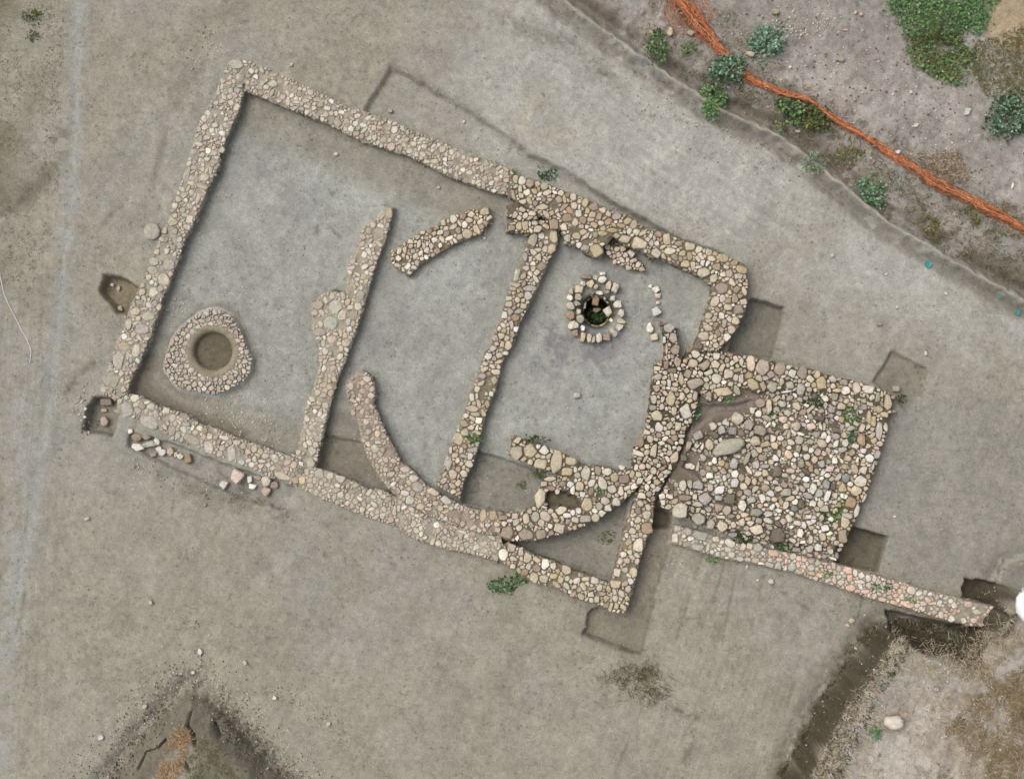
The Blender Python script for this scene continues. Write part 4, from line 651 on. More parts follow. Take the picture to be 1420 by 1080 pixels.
# lower courses of the shaft
acc = ([], [], [])
for ring in range(7):
    zz = -.46 - ring * .12
    for k_ in range(20):
        an = (k_ + .5 * (ring % 2)) * 2 * math.pi / 20 + rnd.uniform(-.05, .05); rr = 23 / PM
        cx, cy = (829 - 710) / PM + math.cos(an) * rr * .95, (540 - 430) / PM + math.sin(an) * rr
        s = [0, 0, 4, 3.4, 0, rnd.choice("tbGoc"), 0]; V, Fc, c = stone_geo(s, (np.arange(9) * 2 * math.pi / 9, np.array([4 * rnd.uniform(.85, 1.1) for _ in range(9)])), 0, .12)
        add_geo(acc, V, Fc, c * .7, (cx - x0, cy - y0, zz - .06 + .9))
mesh_obj("shaft_lining", acc[0], acc[1], M_stone, np.array(acc[2]), well, (0, 0, 0))
lab = ["flat white stone lodged high inside the well", "large white boulder lodged in the right of the well", "ochre stone sliding into the top of the well", "ochre stone in the middle of the well mouth", "brown flat stone deepest in the well", "white stone stuck on the left side of the shaft", "white splinter at the lower right of the shaft", "thin white sliver right inside the well", "greenish stone at the upper right of the shaft"]
for (s, l, zz) in zip(parse(WELL_IN), lab, (-.30, -.34, -.34, -.46, -.62, -.42, -.36, -.34, -.40)):
    c_ = cells([s], [s], None, .2)[0]; V, Fc, c = stone_geo(s, c_, 0, .14); x, y = at(s[0], s[1], zz)
    tag(mesh_obj("fallen_stone", V, Fc, M_stone, np.array([c] * len(V)), None, (x, y, zz - .07)), l, "stone", "stones fallen into the well")
# ------------------------------------------------------------------ the round hearth
x0, y0 = at(HC[0], HC[1], -.15); hearth = empty("round_hearth", (x0, y0, -.42), "round stone built hearth with a sunken earth bowl, in the left room's corner", "hearth")
cxh, cyh = HC; N_ = 64; prof = []
TH = np.arange(N_) * 2 * math.pi / N_
def outr(th):  # distance to the outline along a ray
    best = 60
    lo_, hi_ = 20., 120.
    for _ in range(20):
        m_ = (lo_ + hi_) / 2
        if float(sdf(HEARTH, np.array([cxh + math.cos(th) * m_]), np.array([cyh + math.sin(th) * m_]))[0]) < 0: lo_ = m_
        else: hi_ = m_
    return lo_
OR = np.array([outr(t) for t in TH]) * 1.03
rings = [(1.05, -.50, 0), (1.0, -.38, 0), (.93, -.28, 0), (.86, -.20, 0)]
V = []; CC = []; grey = lin(176,175,170); tanc = lin(152,143,122); dirt = lin(104,95,78); mort = lin(158,148,138)
for f, z_, _ in rings:
    for i in range(N_): V.append((math.cos(TH[i]) * OR[i] * f / PM, -math.sin(TH[i]) * OR[i] * f / PM, z_ + .42 + rnd.uniform(-.012, .012))); CC.append(grey * rnd.uniform(.88, 1.08))
for r_, z_, c_ in ((37, -.14, mort), (35.5, -.12, tanc), (29, -.15, tanc), (26.5, -.22, tanc * .85), (25, -.34, dirt), (20, -.40, dirt), (10, -.40, dirt), (3, -.39, dirt)):
    for i in range(N_): jt = .01 if r_ > 24 else .002; V.append((math.cos(TH[i]) * r_ / PM, -math.sin(TH[i]) * r_ / PM, z_ + .42 + rnd.uniform(-jt, jt))); CC.append(c_ * (rnd.uniform(.9, 1.1) if r_ > 24 else 1))
nr = 12; Fc = []
for r in range(nr - 1):
    for i in range(N_): a = r * N_ + i; b = r * N_ + (i + 1) % N_; Fc.append((b, a, a + N_, b + N_))
Fc.append(tuple(range((nr - 1) * N_, nr * N_))[::-1])
split = 5 * N_
# plaster rim and earthen bowl as two parts
def sub(faces, name, mat):
    used = sorted({i for f in faces for i in f}); mp = {u: q for q, u in enumerate(used)}
    mesh_obj(name, [V[u] for u in used], [tuple(mp[i] for i in f) for f in faces], mat, np.array([CC[u] for u in used]), hearth, (0, 0, 0), smooth=True)
sub([f for f in Fc if max(f) < 5 * N_ + 1 and max(f) < 5 * N_], "plaster_rim", M_earth)
sub([f for f in Fc if max(f) >= 5 * N_], "earth_bowl", M_earth)
cols_h = 'pppccwmgpw'
inner = [(cxh + math.cos(t) * r * .91, cyh + math.sin(t) * r * .86) for t, r in zip(TH, OR)]
hs = []; tries = 0
cols_h = "ppccccmmwwgg"
cols_h = 'pppccwmgpw'
fl = autofill(inner, 1.8, 4.2, cols_h, [[cxh, cyh, 35, 35, 0, 'c', 1]], 1.6, .66)
cl = cells(fl, fl + [[cxh, cyh, 34, 34, 0, 'c', 1]], inner, .3)
order = sorted(range(len(fl)), key=lambda i: -float(np.mean(cl[i][1]))); acc = ([], [], [])
for n, i in enumerate(order):
    s = fl[i]; rr = math.hypot(s[0] - cxh, s[1] - cyh); V2, F2, c = stone_geo(s, cl[i], -.1, .07, rnd.uniform(.25, .65)); x, y = at(s[0], s[1], -.15)
    loc = (x - x0, y - y0, .42 - .155 - .048 + rnd.uniform(0, .022))
    if n < 95: mesh_obj("stone", V2, F2, M_stone, np.array([c] * len(V2)), hearth, loc)
    else: add_geo(acc, V2, F2, c, loc)
if acc[0]: mesh_obj("small_stones", acc[0], acc[1], M_stone, np.array(acc[2]), hearth, (0, 0, 0), kind="stuff")
print("objects", time.time() - T0)
# ------------------------------------------------------------------ gravel, crumbs
acc = ([], [], [])
def inside(poly, x, y): return float(sdf(poly, np.array([x]), np.array([y]))[0]) < 0
def crumb(x, y, r, c):
    z = gz1(x, y); K = 5; V = []; a0 = rnd.random()
    for k_ in range(K):
        a = a0 + k_ * 2 * math.pi / K; q = r * rnd.uniform(.75, 1.2) / PM; V.append((math.cos(a) * q, math.sin(a) * q, -.01))
    for k_ in range(K):
        a = a0 + k_ * 2 * math.pi / K; q = r * .65 * rnd.uniform(.75, 1.2) / PM; V.append((math.cos(a) * q, math.sin(a) * q, r / PM * .9))
    Fc = [(k_, (k_ + 1) % K, K + (k_ + 1) % K, K + k_) for k_ in range(K)] + [tuple(range(K, 2 * K))]
    add_geo(acc, V, Fc, c, ((x - 710) / PM, (540 - y) / PM, z))
def inwall(x, y): return False
pale = [lin(206,200,184), lin(188,180,162), lin(214,208,196), lin(180,166,146)]; dark = [lin(122,112,95), lin(108,100,88), lin(132,120,104)]
for _ in range(1500): crumb(rnd.uniform(-60, 1480), rnd.uniform(-60, 1140), rnd.uniform(.4, .95), rnd.choice(pale))
for _ in range(4200): crumb(rnd.uniform(-60, 1480), rnd.uniform(-60, 1140), rnd.uniform(.4, 1.1), rnd.choice(dark))
for _ in range(900):
    x, y = rnd.uniform(200, 1000), rnd.uniform(130, 700)
    if inside(INNER, x, y): crumb(x, y, rnd.uniform(.4, 1.4), rnd.choice(dark + pale))
def along(line, n, spread, rlo, rhi, cs):
    for _ in range(n):
        i = rnd.randrange(len(line) - 1); t = rnd.random(); x = line[i][0] + (line[i + 1][0] - line[i][0]) * t + rnd.gauss(0, spread); y = line[i][1] + (line[i + 1][1] - line[i][1]) * t + rnd.gauss(0, spread)
        crumb(x, y, rnd.uniform(rlo, rhi), rnd.choice(cs))
along([(60,1120),(130,1050),(200,985),(240,935),(285,925),(330,985),(400,1060),(440,1110)], 1300, 16, .5, 1.7, pale + dark)
along([(300,985),(350,1040),(420,1110)], 500, 9, .6, 1.9, dark + [lin(84,78,66)])
along([(225,985),(180,1050),(140,1110)], 350, 10, .6, 1.9, dark + [lin(84,78,66)])
along([(1215,890),(1170,960),(1120,1060)], 500, 9, .6, 2.0, dark + [lin(84,78,66)])
along([(360,950),(420,985),(480,1020)], 160, 9, .5, 1.4, pale + dark)
along([(1000,20),(1100,60),(1200,100),(1300,180),(1400,290)], 800, 45, .5, 2.0, pale + dark)
along([(1160,25),(1110,40),(1060,35)], 220, 8, .5, 1.8, pale)
along([(880,120),(1000,190),(1100,240)], 200, 16, .5, 1.5, pale + dark)
along([(280,565),(340,585),(380,610)], 170, 12, .6, 1.8, pale)
along([(180,435),(250,425)], 90, 7, .6, 2.4, pale)
along([(1250,870),(1190,940),(1140,1030)], 250, 14, .5, 1.6, pale + dark)
along([(300,75),(285,40),(270,100)], 60, 8, .5, 1.6, pale + dark)
along([(180,640),(290,685),(400,715)], 160, 9, .5, 1.6, dark + pale)
along([(1230,900),(1300,960),(1330,1050)], 200, 35, .5, 2.0, pale)
along([(120,545),(105,560),(125,600)], 60, 6, .6, 2.0, dark + pale)
along([(1170,800),(1230,820),(1290,850)], 50, 20, .5, 1.2, pale)
for _ in range(26):
    x, y = rnd.uniform(0, 1400), rnd.uniform(0, 1060); along([(x, y), (x + rnd.uniform(-50, 50), y + rnd.uniform(-50, 50))], rnd.randrange(12, 50), rnd.uniform(5, 16), .4, 1.3, pale + dark)
mesh_obj("gravel", acc[0], acc[1], M_stone, np.array(acc[2]), kind="stuff")
# ------------------------------------------------------------------ plants
def leaves(acc, x, y, z, rx, ry, hgt, n, size, cols, flatness=.5):
    p1, p2, p3 = (rnd.uniform(0, 6.28) for _ in range(3)); cen = [(rnd.uniform(0, 6.28), rnd.random() ** .5 * .8, rnd.uniform(.18, .34)) for _ in range(9)]
    for _ in range(n):
        a = rnd.uniform(0, 6.283); lobe = 1 + .22 * math.sin(2 * a + p1) + .16 * math.sin(3 * a + p2) + .12 * math.sin(7 * a + p3); q = rnd.random() ** .62 * lobe
        if rnd.random() < .10: q *= 1.25
        px, py = math.cos(a) * q * rx, math.sin(a) * q * ry
        if n > 20 and rnd.random() < .6:
            ca, cq, cr = rnd.choice(cen); px, py = (math.cos(ca) * cq * lobe + rnd.gauss(0, cr * .6)) * rx, (math.sin(ca) * cq + rnd.gauss(0, cr * .6)) * ry; q = min(1.1, math.hypot(px / rx, py / ry)); a = math.atan2(py, px)
        pz = hgt * rnd.uniform(.1, 1) * max(.12, 1 - q * q * .75); d = a + rnd.gauss(0, .9); L = size * .78 * rnd.uniform(.5, 1.3); w = L * rnd.uniform(.22, .42); ti = rnd.gauss(.15, flatness)
        ux, uy, uz = math.cos(d) * math.cos(ti), math.sin(d) * math.cos(ti), math.sin(ti); vx, vy, vz = -math.sin(d), math.cos(d), rnd.uniform(-.4, .4)
        b = (x + px, y + py, z + pz); n0 = len(acc[0])
        acc[0].extend([b, (b[0] + ux * L * .5 + vx * w, b[1] + uy * L * .5 + vy * w, b[2] + uz * L * .5 + vz * w), (b[0] + ux * L, b[1] + uy * L, b[2] + uz * L * .6), (b[0] + ux * L * .5 - vx * w, b[1] + uy * L * .5 - vy * w, b[2] + uz * L * .5 - vz * w)])
        acc[1].extend([(n0, n0 + 1, n0 + 2), (n0, n0 + 2, n0 + 3)]); c = np.array(rnd.choice(cols)) * rnd.uniform(.6, 1.3); acc[2].extend([c] * 4)
def stems(acc, x, y, z, rx, ry, hgt, n, c):
    for _ in range(n):
        a = rnd.uniform(0, 6.283); q = rnd.uniform(.4, .95); ex, ey, ez = x + math.cos(a) * rx * q, y + math.sin(a) * ry * q, z + hgt * rnd.uniform(.3, .8); w = .004; n0 = len(acc[0])
        px, py = -math.sin(a) * w, math.cos(a) * w
        acc[0].extend([(x + px, y + py, z - .03), (x - px, y - py, z - .03), (x, y, z + .012 - .03), (ex + px * .5, ey + py * .5, ez), (ex - px * .5, ey - py * .5, ez), (ex, ey, ez + .006)])
        acc[1].extend([(n0, n0 + 1, n0 + 4, n0 + 3), (n0 + 1, n0 + 2, n0 + 5, n0 + 4), (n0 + 2, n0, n0 + 3, n0 + 5)]); acc[2].extend([c] * 6)
gr = [lin(112,146,94), lin(92,128,78), lin(138,162,112), lin(78,110,68)]; blue = [lin(124,152,128), lin(104,138,114), lin(150,172,150), lin(84,116,94)]
dk = [lin(62,82,48), lin(50,68,40), lin(80,98,56)]; ol = [lin(110,112,62), lin(128,126,76), lin(92,96,54)]
def plant(px, py, rx, ry, hgt, n, size, cols, label, name="weed", cat="plant", group="weeds growing on the ruins", zadd=None):
    z = gz1(px, py) if zadd is None else zadd; x, y = at(px, py, z + hgt * .5)
    root = empty(name, (x, y, z), label, cat, group); a = ([], [], []); leaves(a, 0, 0, 0, rx / PM, ry / PM, hgt, n, size / PM, cols)
    mesh_obj("leaves", a[0], a[1], M_leaf, np.array(a[2]), root); b = ([], [], []); stems(b, 0, 0, 0, rx / PM, ry / PM, hgt, max(4, n // 60), lin(120,118,80)); mesh_obj("stems", b[0], b[1], M_leaf, np.array(b[2]), root)
GB = "shrubs growing along the orange net"
plant(1065,58,27,25,.35,900,6,blue,"round blue green shrub standing clear beyond the orange net","shrub","shrub",GB)
plant(1012,96,27,22,.40,800,6,blue + dk,"blue green shrub that the orange net runs over","shrub","shrub",GB)
plant(990,138,19,22,.30,650,6,gr,"bright green round shrub on the bank below the net","shrub","shrub",GB)
plant(914,62,17,24,.25,380,5,gr + dk,"leftmost sparse weed on the bank between two yellowish stones","shrub","shrub",GB)
plant(956,66,10,8,.15,110,5,gr + ol,"small weed between the leftmost weed and the net","shrub","shrub",GB)
plant(1098,152,22,22,.35,520,6,gr + dk,"dark green shrub tucked against the net, left of its olive neighbour","shrub","shrub",GB)
plant(1128,162,27,18,.30,560,6,dk + ol,"dark olive shrub tucked under the middle of the orange net","shrub","shrub",GB)
plant(1212,262,24,22,.25,480,6,blue + gr,"pale green weed low on the bank below the net","shrub","shrub",GB)
plant(1402,160,30,34,.40,1000,6,blue + dk,"dark blue green shrub at the right margin","shrub","shrub",GB)
plant(1130,225,20,14,.15,160,5,ol + blue,"thin olive weed along the bank's lower edge","shrub","shrub",GB)
plant(1290,312,14,16,.15,150,5,ol,"yellow green tuft on the bank near the turquoise scraps","shrub","shrub",GB)
plant(1180,215,22,12,.18,190,5,ol,"yellowish weed just below the orange net","shrub","shrub",GB)
plant(1350,300,10,18,.15,130,5,ol,"olive tuft below the net near the right margin","shrub","shrub",GB)
# the big leafy patch, a creeping plant over the ground
root = empty("creeping_plant", (*at(1300, 50, .5), .2), "broad bright green creeping leafy plant at the top right", "plant")
a = ([], [], [])
PATCH = [(1222,-90),(1232,12),(1258,40),(1262,80),(1290,105),(1330,118),(1352,95),(1350,60),(1370,30),(1385,-10),(1400,-90)]
bx, by = root.location.x, root.location.y
for _ in range(4200):
    px, py = rnd.uniform(1215, 1400), rnd.uniform(-90, 120)
    if inside(PATCH, px + rnd.gauss(0, 4), py + rnd.gauss(0, 4)) and rnd.random() < .95:
        if py > 45 and vnoise(px, py, 14, 3) < .38: continue
        z = gz1(px, py); x, y = at(px, py, z + .1); leaves(a, x - bx, y - by, z - .2, 4 / PM, 4 / PM, .22, 4, 5.5 / PM, gr if py < 50 else gr + ol)
mesh_obj("leaves", a[0], a[1], M_leaf, np.array(a[2]), root)
b = ([], [], []); stems(b, 0, 0, .1, 1.1, 1.2, .15, 60, lin(110,112,70)); mesh_obj("stems", b[0], b[1], M_leaf, np.array(b[2]), root)
for e in [(657,608,12,9,.12,150,5,dk + gr,"green tuft beside the middle cross wall near the floor ledge"),(695,812,17,13,.14,260,5,gr + dk,"green weed clump below the white boulder, left one of two"),(722,800,15,10,.12,170,5,dk + gr,"darker weed clump below the triangular room, right one of two"),
 (988,774,8,7,.10,80,4.5,gr,"lone weed at the foot of the salmon wall's left half"),(1032,743,15,13,.16,210,5,dk,"dark weed clump between rubble platform and salmon wall"),(1090,757,14,10,.14,170,5,dk + gr,"dark weed clump at the bottom edge of the rubble"),
 (1148,797,9,6,.08,70,4,gr,"small weed growing on the salmon wall's middle"),(1214,815,6,6,.08,50,4,gr,"tiny weed on the salmon wall, left one of the pair"),(1232,812,8,7,.08,70,4,dk + gr,"tiny dark weed on the salmon wall, right one of the pair"),(1263,832,8,6,.08,60,4,gr,"small weed on the salmon wall nearest the deep trench"),
 (1131,556,15,7,.14,170,5,dk,"dark weed patch in the upper middle rubble"),(1180,575,13,12,.14,210,5,gr + dk,"bright weed in the upper right rubble"),(1184,604,9,16,.12,170,5,dk + blue,"dark trailing weed below the bright rubble weed"),(1143,717,9,8,.12,110,5,dk,"dark weed in the lower right rubble, left of its neighbour"),
 (1163,713,9,10,.12,150,5,dk + gr,"green weed in the lower right rubble by the edging"),(1170,692,6,8,.1,70,4,gr + ol,"yellow green weed beside the ochre edging block"),(1152,741,8,6,.1,70,4,gr,"small weed between white stones in the lower right rubble"),(1073,507,4,7,.10,50,4,dk,"narrow dark weed on the platform's upper edge"),
 (1012,553,6,5,.10,60,4,gr,"small vivid weed under the big cream slab of the edging"),(984,514,13,4,.10,110,4.5,dk,"dark weed strip in a joint near the platform's upper left corner"),(966,568,5,14,.12,120,4.5,gr + dk,"narrow weed along the gap left of the bare hollow"),(1073,574,7,5,.10,60,4,gr,"pale weed beside the bare hollow's right end"),
 (949,592,6,7,.10,70,4,dk,"dark weed at the foot of the jumbled wall"),(919,530,10,8,.12,120,4.5,dk,"dark weed between the left stones of the jumbled wall"),(917,563,6,10,.12,100,4.5,dk,"dark upright weed among the jumbled wall's cobbles"),(906,590,5,8,.1,70,4,dk,"dark weed low on the jumbled wall's left side"),
 (883,640,9,5,.10,80,4,gr,"bright weed where the jumbled wall meets the curved masonry"),(830,680,6,5,.12,80,4,gr,"vivid tuft on top of the thick curved masonry"),(748,655,16,9,.08,110,4,dk + ol,"thin weed on the floor below the squared block wall"),(724,672,7,6,.06,50,4,ol + dk,"faint weed on the small enclosed floor"),
 (742,609,14,5,.10,90,4.5,dk,"dark weed along the top of the squared block wall"),(748,732,8,7,.08,80,4,ol + gr,"olive weed on the lower rim of the curved masonry"),(770,684,12,8,.10,150,4.5,dk,"dark weed filling the hollow in the curved masonry"),(696,752,5,6,.1,50,4,gr,"small weed beside the bright white boulder"),
 (1215,1015,9,11,.14,150,5,gr + blue,"green weed left of the large white boulder on the bank"),(758,241,13,9,.10,120,5,blue + dk,"grey green weed on the ledge above the thick wall"),(1250,553,10,5,.08,60,4,dk,"thin weed off the platform's upper right corner"),(826,438,13,12,.15,240,5,dk,"dark weeds growing inside the well shaft"),
 (660,764,9,7,.08,60,4,ol + dk,"faint weed under the lower outer wall near the white boulder"),(843,745,12,10,.06,90,4,ol,"faint weed on the floor of the triangular room"),(45,22,18,9,.08,120,4.5,ol + dk,"sparse weed in the top left corner"),(46,50,7,9,.08,60,4.5,dk + ol,"small weed below the sparse one at top left"),(1003,548,5,4,.1,40,4,gr,"tiny weed left of the vivid one under the edging")]:
    zz = None
    if e[0] in (657,748,1148,1214,1232,1263,1073,1012,984,966,919,917,906,830,883,742) and e[1] not in (655,):
        zz = max(gz1(e[0], e[1]), .0 if e[0] not in (1148,1214,1232,1263) else -.03)
    if e[0] == 826: zz = -.75
    plant(*e[:9], zadd=zz)
# ------------------------------------------------------------------ dry grass
def grass(name, poly, n, cols, L, dens=None, seed=3, thr=.0, up=.5):
    acc = ([], [], []); xs = [p[0] for p in poly]; ys = [p[1] for p in poly]; X = rng.uniform(max(min(xs), -80), min(max(xs), 1500), n * 4); Y = rng.uniform(max(min(ys), -70), min(max(ys), 1150), n * 4)
    ok = sdf(poly, X, Y) < 0
    if thr > 0: ok &= vnoise(X, Y, 26, seed) * .6 + vnoise(X, Y, 9, seed + 1) * .4 + (rng.random(len(X)) - .5) * .2 > thr
    X = X[ok][:n]; Y = Y[ok][:n]; Z = gz(X, Y)
    for x, y, z in zip(X, Y, Z):
        a = vnoise(x, y, 30, 9) * 9 + rnd.gauss(0, .9); l = L * rnd.uniform(.5, 1.4) / PM; w = .0045 * rnd.uniform(.6, 1.5); h = l * rnd.uniform(.1, up); bx = (x - 710) / PM; by = (540 - y) / PM; ux, uy = math.cos(a), math.sin(a); vx, vy = -uy * w, ux * w; n0 = len(acc[0])
        cu = rnd.uniform(-.3, .3) * l; mx, my = bx + ux * l * .5 - uy * cu, by + uy * l * .5 + ux * cu
        acc[0].extend([(bx + vx, by + vy, z - .005), (bx - vx, by - vy, z - .005), (mx - vx, my - vy, z + h), (mx + vx, my + vy, z + h), (bx + ux * l, by + uy * l, z + h * .5)])
        acc[1].extend([(n0, n0 + 1, n0 + 2, n0 + 3), (n0 + 3, n0 + 2, n0 + 4)]); c = np.array(rnd.choice(cols)) * rnd.uniform(.65, 1.2); acc[2].extend([c] * 5)
    o = mesh_obj(name, acc[0], acc[1], M_straw, np.array(acc[2]), kind="stuff"); return o
st = [lin(204,192,166), lin(188,174,148), lin(176,164,142)]; br = [lin(158,134,108), lin(170,140,108), lin(134,114,94)]; olv = [lin(142,138,104), lin(122,122,86)]
def inplan(p): return plan(p, 1.0)
BK = [(1100,1150),(1150,1016),(1185,958),(1237,884),(1262,893),(1290,905),(1345,917),(1377,882),(1408,835),(1430,795),(1500,790),(1500,1150)]
grass("dry_grass", inplan(BK), 4500, st + [br[0]], 9, thr=.42, seed=2)
grass("dry_grass", inplan([(1235,880),(1262,890),(1345,915),(1410,832),(1440,850),(1370,950),(1290,940),(1230,925),(1180,1010),(1150,1090),(1125,1100),(1160,1022),(1196,958),(1226,908)]), 3600, st, 10, seed=4)
grass("dry_grass", inplan([(1290,1150),(1310,1010),(1400,930),(1500,900),(1500,1150)]), 6500, br + olv, 8, thr=.45, seed=6)
grass("dry_grass", [(1075,1090),(1115,1020),(1155,950),(1200,882),(1225,862),(1236,874),(1180,965),(1120,1090)], 1500, [lin(96,92,62), lin(120,110,80), lin(74,74,50)], 7, seed=8)
grass("dry_grass", [(1250,862),(1375,872),(1390,850),(1350,912),(1262,890)], 1200, [lin(84,84,56), lin(110,100,72), lin(66,70,46)], 7, seed=8)
grass("dry_grass", [(255,1000),(275,1010),(262,1045),(245,1085),(228,1120),(205,1100),(232,1060),(240,1020)], 1500, [lin(190,156,116), lin(172,134,96), lin(198,174,138)], 7, seed=1, thr=.3)
grass("dry_grass", [(290,1010),(350,1080),(400,1150),(290,1150),(260,1060)], 1600, olv + [lin(104,108,78)], 5, seed=5, thr=.42)
grass("dry_grass", [(900,70),(880,20),(960,-60),(1010,10),(1110,115),(1220,180),(1330,250),(1500,330),(1500,430),(1330,350),(1230,290),(1130,220),(1010,130)], 8500, st[1:] + br + olv, 7, thr=.45, seed=7)
grass("dry_grass", [(1290,215),(1330,210),(1345,250),(1310,262),(1270,240)], 1300, br + st, 8, seed=7)
grass("dry_grass", [(1352,60),(1380,50),(1500,20),(1500,190),(1390,150),(1360,130),(1345,95)], 6500, olv + [lin(124,106,60), lin(96,100,54)], 6, seed=3)
grass("dry_grass", [(-80,-70),(95,-70),(85,120),(80,300),(40,420),(-80,420)], 3200, [lin(128,122,92), lin(112,108,80), lin(146,138,112)], 4, seed=4, thr=.5, up=.3)
grass("ground_weeds", [(900,80),(1000,140),(1080,180),(1150,235),(1230,300),(1330,360),(1500,440),(1500,360),(1330,290),(1230,230),(1130,160),(1000,110)], 8500, [lin(104,124,84), lin(120,128,92), lin(96,104,74), lin(150,130,100), lin(120,92,70)], 6, seed=10, thr=.45, up=1.2)
grass("dry_grass", [(p_[0] - 6, p_[1] + 16) for p_ in [(915,-20),(975,42),(1022,96),(1080,127),(1150,160),(1240,215),(1340,275),(1430,325)]] + [(1434,300),(1345,255),(1246,196),(1155,142),(1085,112),(1030,84),(985,32),(930,-20)], 5200, br + st + [lin(112,104,76)], 8, seed=14, thr=.42, up=1.6)
grass("ground_weeds", [(740,-20),(870,60),(1000,150),(1150,238),(1330,365),(1500,440),(1500,455),(1330,385),(1150,262),(1000,172),(870,84),(740,0)], 1800, [lin(92,88,70), lin(110,104,82), lin(80,84,62)], 4, seed=12, thr=.45, up=.6)
grass("ground_weeds", [(1120,1100),(1150,1030),(1185,968),(1222,905),(1245,866),(1262,872),(1215,940),(1180,1000),(1140,1090)], 1500, [lin(70,78,50), lin(92,96,66), lin(60,64,46)], 6, seed=2, thr=.35, up=1.0)
# heap of dead roots
root = empty("twig_heap", (*at(888, 948, -.2), gz1(888, 948)), "flat heap of dead brown twigs and roots on the lower ground", "twigs"); a = ([], [], [])
for _ in range(420):
    an = rnd.uniform(0, 6.28); q = math.sqrt(rnd.random()); cq = rnd.choice(((-.35, .2, .4), (.35, -.25, .35), (0, 0, .5), (.15, .25, .3))); x, y = cq[0] + rnd.gauss(0, cq[2] * .55), cq[1] + rnd.gauss(0, cq[2] * .35); d_ = rnd.uniform(0, 6.28); l = rnd.uniform(.06, .2); w = .004; n0 = len(a[0]); ux, uy = math.cos(d_) * l, math.sin(d_) * l; vx, vy = -math.sin(d_) * w, math.cos(d_) * w; z = rnd.uniform(0, .06)
    a[0].extend([(x + vx, y + vy, z), (x - vx, y - vy, z), (x - vx + ux, y - vy + uy, z + .02), (x + vx + ux, y + vy + uy, z + .02), (x + ux * .5, y + uy * .5, z + .018)])
    a[1].extend([(n0, n0 + 1, n0 + 4), (n0 + 1, n0 + 2, n0 + 4), (n0 + 2, n0 + 3, n0 + 4), (n0 + 3, n0, n0 + 4)]); a[2].extend([lin(118,104,74) * rnd.uniform(.6, 1.2)] * 5)
mesh_obj("twigs", a[0], a[1], M_straw, np.array(a[2]), root, kind='stuff')
# ------------------------------------------------------------------ orange net, string, scraps, bag
def tube(acc, pts, r, c, K=4):
    n0 = len(acc[0]); n = len(pts)
    for i, p in enumerate(pts):
        q = pts[min(i + 1, n - 1)]; o = pts[max(i - 1, 0)]; dx, dy = q[0] - o[0], q[1] - o[1]; L = math.hypot(dx, dy) or 1; nx_, ny_ = -dy / L, dx / L
        for k_ in range(K):
            an = k_ * 2 * math.pi / K; acc[0].append((p[0] + nx_ * math.cos(an) * r, p[1] + ny_ * math.cos(an) * r, p[2] + math.sin(an) * r)); acc[2].append(c)
    for i in range(n - 1):
        for k_ in range(K): a_ = n0 + i * K + k_; b_ = n0 + i * K + (k_ + 1) % K; acc[1].append((a_, b_, b_ + K, a_ + K))
NET = [(915,-60),(935,-5),(955,18),(975,42),(1000,72),(1022,96),(1045,113),(1080,127),(1120,138),(1150,160),(1190,185),(1240,215),(1290,250),(1340,275),(1390,300),(1430,325),(1500,372)]
cum = [0]
for p, q in zip(NET[:-1], NET[1:]): cum.append(cum[-1] + math.hypot(q[0] - p[0], q[1] - p[1]))
def npt(t, off):
    t = min(max(t, 0), cum[-1] - .01); i = max(j for j in range(len(cum)) if cum[j] <= t); i = min(i, len(NET) - 2); f = (t - cum[i]) / (cum[i + 1] - cum[i]); dx, dy = NET[i + 1][0] - NET[i][0], NET[i + 1][1] - NET[i][1]; L = math.hypot(dx, dy)
    return NET[i][0] + dx * f - dy / L * off, NET[i][1] + dy * f + dx / L * off
root = empty("safety_net", (*at(1150, 160, .2), .1), "orange plastic safety net fallen in a long crumpled line", "safety net"); bx, by = root.location.x, root.location.y
a = ([], [], []); orc = [lin(204,134,94), lin(186,112,74), lin(216,160,124), lin(160,98,68), lin(208,116,66)]; prev = []
for k_ in range(15):
    base = rnd.uniform(-1, 1); ph = rnd.uniform(0, 6); pts = []; c = orc[k_ % 5]
    for t in np.arange(0, cum[-1], 4.5):
        wd = 5.0 + 2.0 * math.sin(t / 70) + (6 * math.exp(-((t - 90) / 45) ** 2)); o = base * wd + 1.6 * math.sin(t / 13 + ph) + rnd.gauss(0, .5)
        px, py = npt(t, o); z = gz1(px, py) + .05 + .13 * (1 - abs(base)) * (.6 + .4 * math.sin(t / 40)) + rnd.uniform(0, .03); x, y = at(px, py, z); pts.append((x - bx, y - by, z - .1))
    tube(a, pts, .011, c * rnd.uniform(.85, 1.1)); prev.append(pts)
for _ in range(900):
    i, j = rnd.randrange(15), rnd.randrange(15); t = rnd.randrange(len(prev[0]) - 3); u = min(len(prev[0]) - 1, t + rnd.randrange(1, 4)); p, q = prev[i][t], prev[j][u]; tube(a, [p, tuple((p[m] + q[m]) / 2 + (.02 if m == 2 else 0) for m in range(3)), q], .007, rnd.choice(orc))
mesh_obj("net_roll", a[0], a[1], M_plastic, np.array(a[2]), root)
a = ([], [], [])   # the part of the net that lies spread out
def sp(u, v):
    px = 918 + u * 62 + v * 12 + 3 * math.sin(v * 9 + u * 5); py = -25 + v * 78 + u * 18 + 3 * math.sin(u * 11); z = gz1(px, py) + .03 + .05 * vnoise(px, py, 8, 3); x, y = at(px, py, z); return (x - bx, y - by, z - .1)
for k_ in range(15): tube(a, [sp(k_ / 14 + .02 * math.sin(v * 20 + k_), v) for v in np.linspace(0, .72 + .2 * math.sin(k_ * 2.1), 18)], .006, rnd.choice(orc))
for k_ in range(15): tube(a, [sp(u, k_ / 14 * .85 + .015 * math.sin(u * 22 + k_)) for u in np.linspace(0, 1, 16)], .005, rnd.choice(orc))
mesh_obj("spread_mesh", a[0], a[1], M_plastic, np.array(a[2]), root)
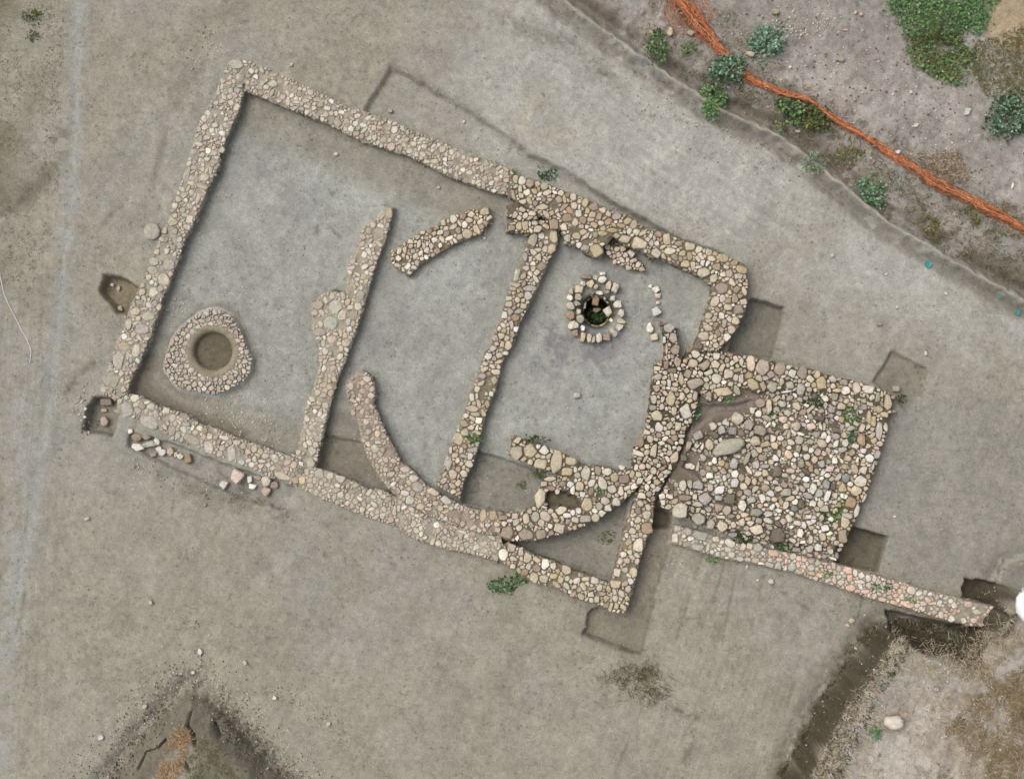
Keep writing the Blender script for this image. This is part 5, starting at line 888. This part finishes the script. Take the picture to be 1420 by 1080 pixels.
def simple_mat(name, c, rough=.6):
    m = bpy.data.materials.new(name); m.use_nodes = True; t = m.node_tree; b = t.nodes["Principled BSDF"]; n = t.nodes.new("ShaderNodeTexNoise"); n.inputs["Scale"].default_value = 25; r = t.nodes.new("ShaderNodeValToRGB"); c = np.array(c)
    r.color_ramp.elements[0].color = (*(c * .75), 1); r.color_ramp.elements[1].color = (*np.clip(c * 1.15, 0, .9), 1); t.links.new(n.outputs["Fac"], r.inputs[0]); t.links.new(r.outputs[0], b.inputs["Base Color"]); b.inputs["Roughness"].default_value = rough; return m
M_white = simple_mat("white_fabric", lin(240,240,244)); M_turq = simple_mat("turquoise_plastic", lin(70,158,160)); M_dark = simple_mat("dark_wood", lin(90,80,66))
a = ([], [], []); sp_ = [(0,380),(3,396),(6,408),(15,428),(28,454),(37,470),(43,484),(43,494),(40,508)]
pts = []
for (p, q) in zip(sp_[:-1], sp_[1:]):
    for f in (0, .33, .66): px, py = p[0] + (q[0] - p[0]) * f + rnd.gauss(0, .3), p[1] + (q[1] - p[1]) * f; z = gz1(px, py) + .012; x, y = at(px, py, z); pts.append((x, y, z))
tube(a, pts, .008, lin(220,218,208), 5); tag(mesh_obj("string", a[0], a[1], M_white), "thin white string lying on the soil at the left margin", "string")
for n, (px, py, r_, l) in enumerate([(1286,367,5,"largest turquoise plastic scrap on the bank edge"),(1320,369,3,"small turquoise scrap right of the largest one"),(1385,408,4.5,"turquoise scrap near the right margin"),(1411,433,4,"lowest turquoise scrap at the right margin"),(1294,354,2.5,"tiny turquoise scrap above the largest one")]):
    V = []; Fc = []; z = gz1(px, py); x, y = at(px, py, z); m_ = 6
    for i in range(m_):
        for j in range(m_):
            u, v = i / (m_ - 1) - .5, j / (m_ - 1) - .5; q = 1.9 * r_ / PM * (1 if abs(u) + abs(v) < .7 else .72); V.append((u * q + rnd.gauss(0, .008), v * q + rnd.gauss(0, .008), .02 + rnd.uniform(0, .05)))
    for i in range(m_ - 1):
        for j in range(m_ - 1):
            k_ = i * m_ + j; Fc.append((k_, k_ + m_, k_ + m_ + 1, k_ + 1))
    tag(mesh_obj("plastic_scrap", V, Fc, M_turq, None, None, (x, y, z)), l, "plastic scrap", "turquoise plastic scraps along the bank")
def lump(name, px, py, rx, ry, hz, mat, label, cat, bump=.12):
    V = []; Fc = []; z = gz1(px, py); x, y = at(px, py, z + hz * .5); A_, B_ = 18, 9
    for j in range(B_ + 1):
        ph = math.pi * j / B_
        for i in range(A_):
            t = i * 2 * math.pi / A_; f = 1 + bump * (vnoise(math.cos(t) * 30 + px, math.sin(t) * 30 + ph * 20, 12, 2) - .5) * 2
            sx = abs(math.cos(t)) ** 1.0 * (1 if math.cos(t) > 0 else -1); sy = abs(math.sin(t)) ** 1.0 * (1 if math.sin(t) > 0 else -1)
            V.append((math.sin(ph) ** .7 * sx * rx / PM * f, math.sin(ph) ** .7 * sy * ry / PM * f, hz * .5 - math.cos(ph) * -hz * .5 * f))
    for j in range(B_):
        for i in range(A_): q = j * A_ + i; w = j * A_ + (i + 1) % A_; Fc.append((q, w, w + A_, q + A_)[::-1])
    o = mesh_obj(name, V, Fc, mat, None, None, (x, y, z), smooth=True); return tag(o, label, cat)
lump("white_sack", 1425, 838, 13, 24, .22, M_white, "crumpled white sack on the trench edge at the right margin", "sack", .3)
M_boul = simple_mat("pale_stone", lin(222,214,196), .9); lump("boulder", 1240, 1001, 13, 9.5, .3, M_boul, "large smooth white boulder alone on the dry grass bank", "boulder", .2)
lump("white_cup", 1245, 211, 3.6, 3.2, .14, M_white, "small white plastic cap resting on the orange net", "cap")
print("done", time.time() - T0, len(bpy.data.objects))
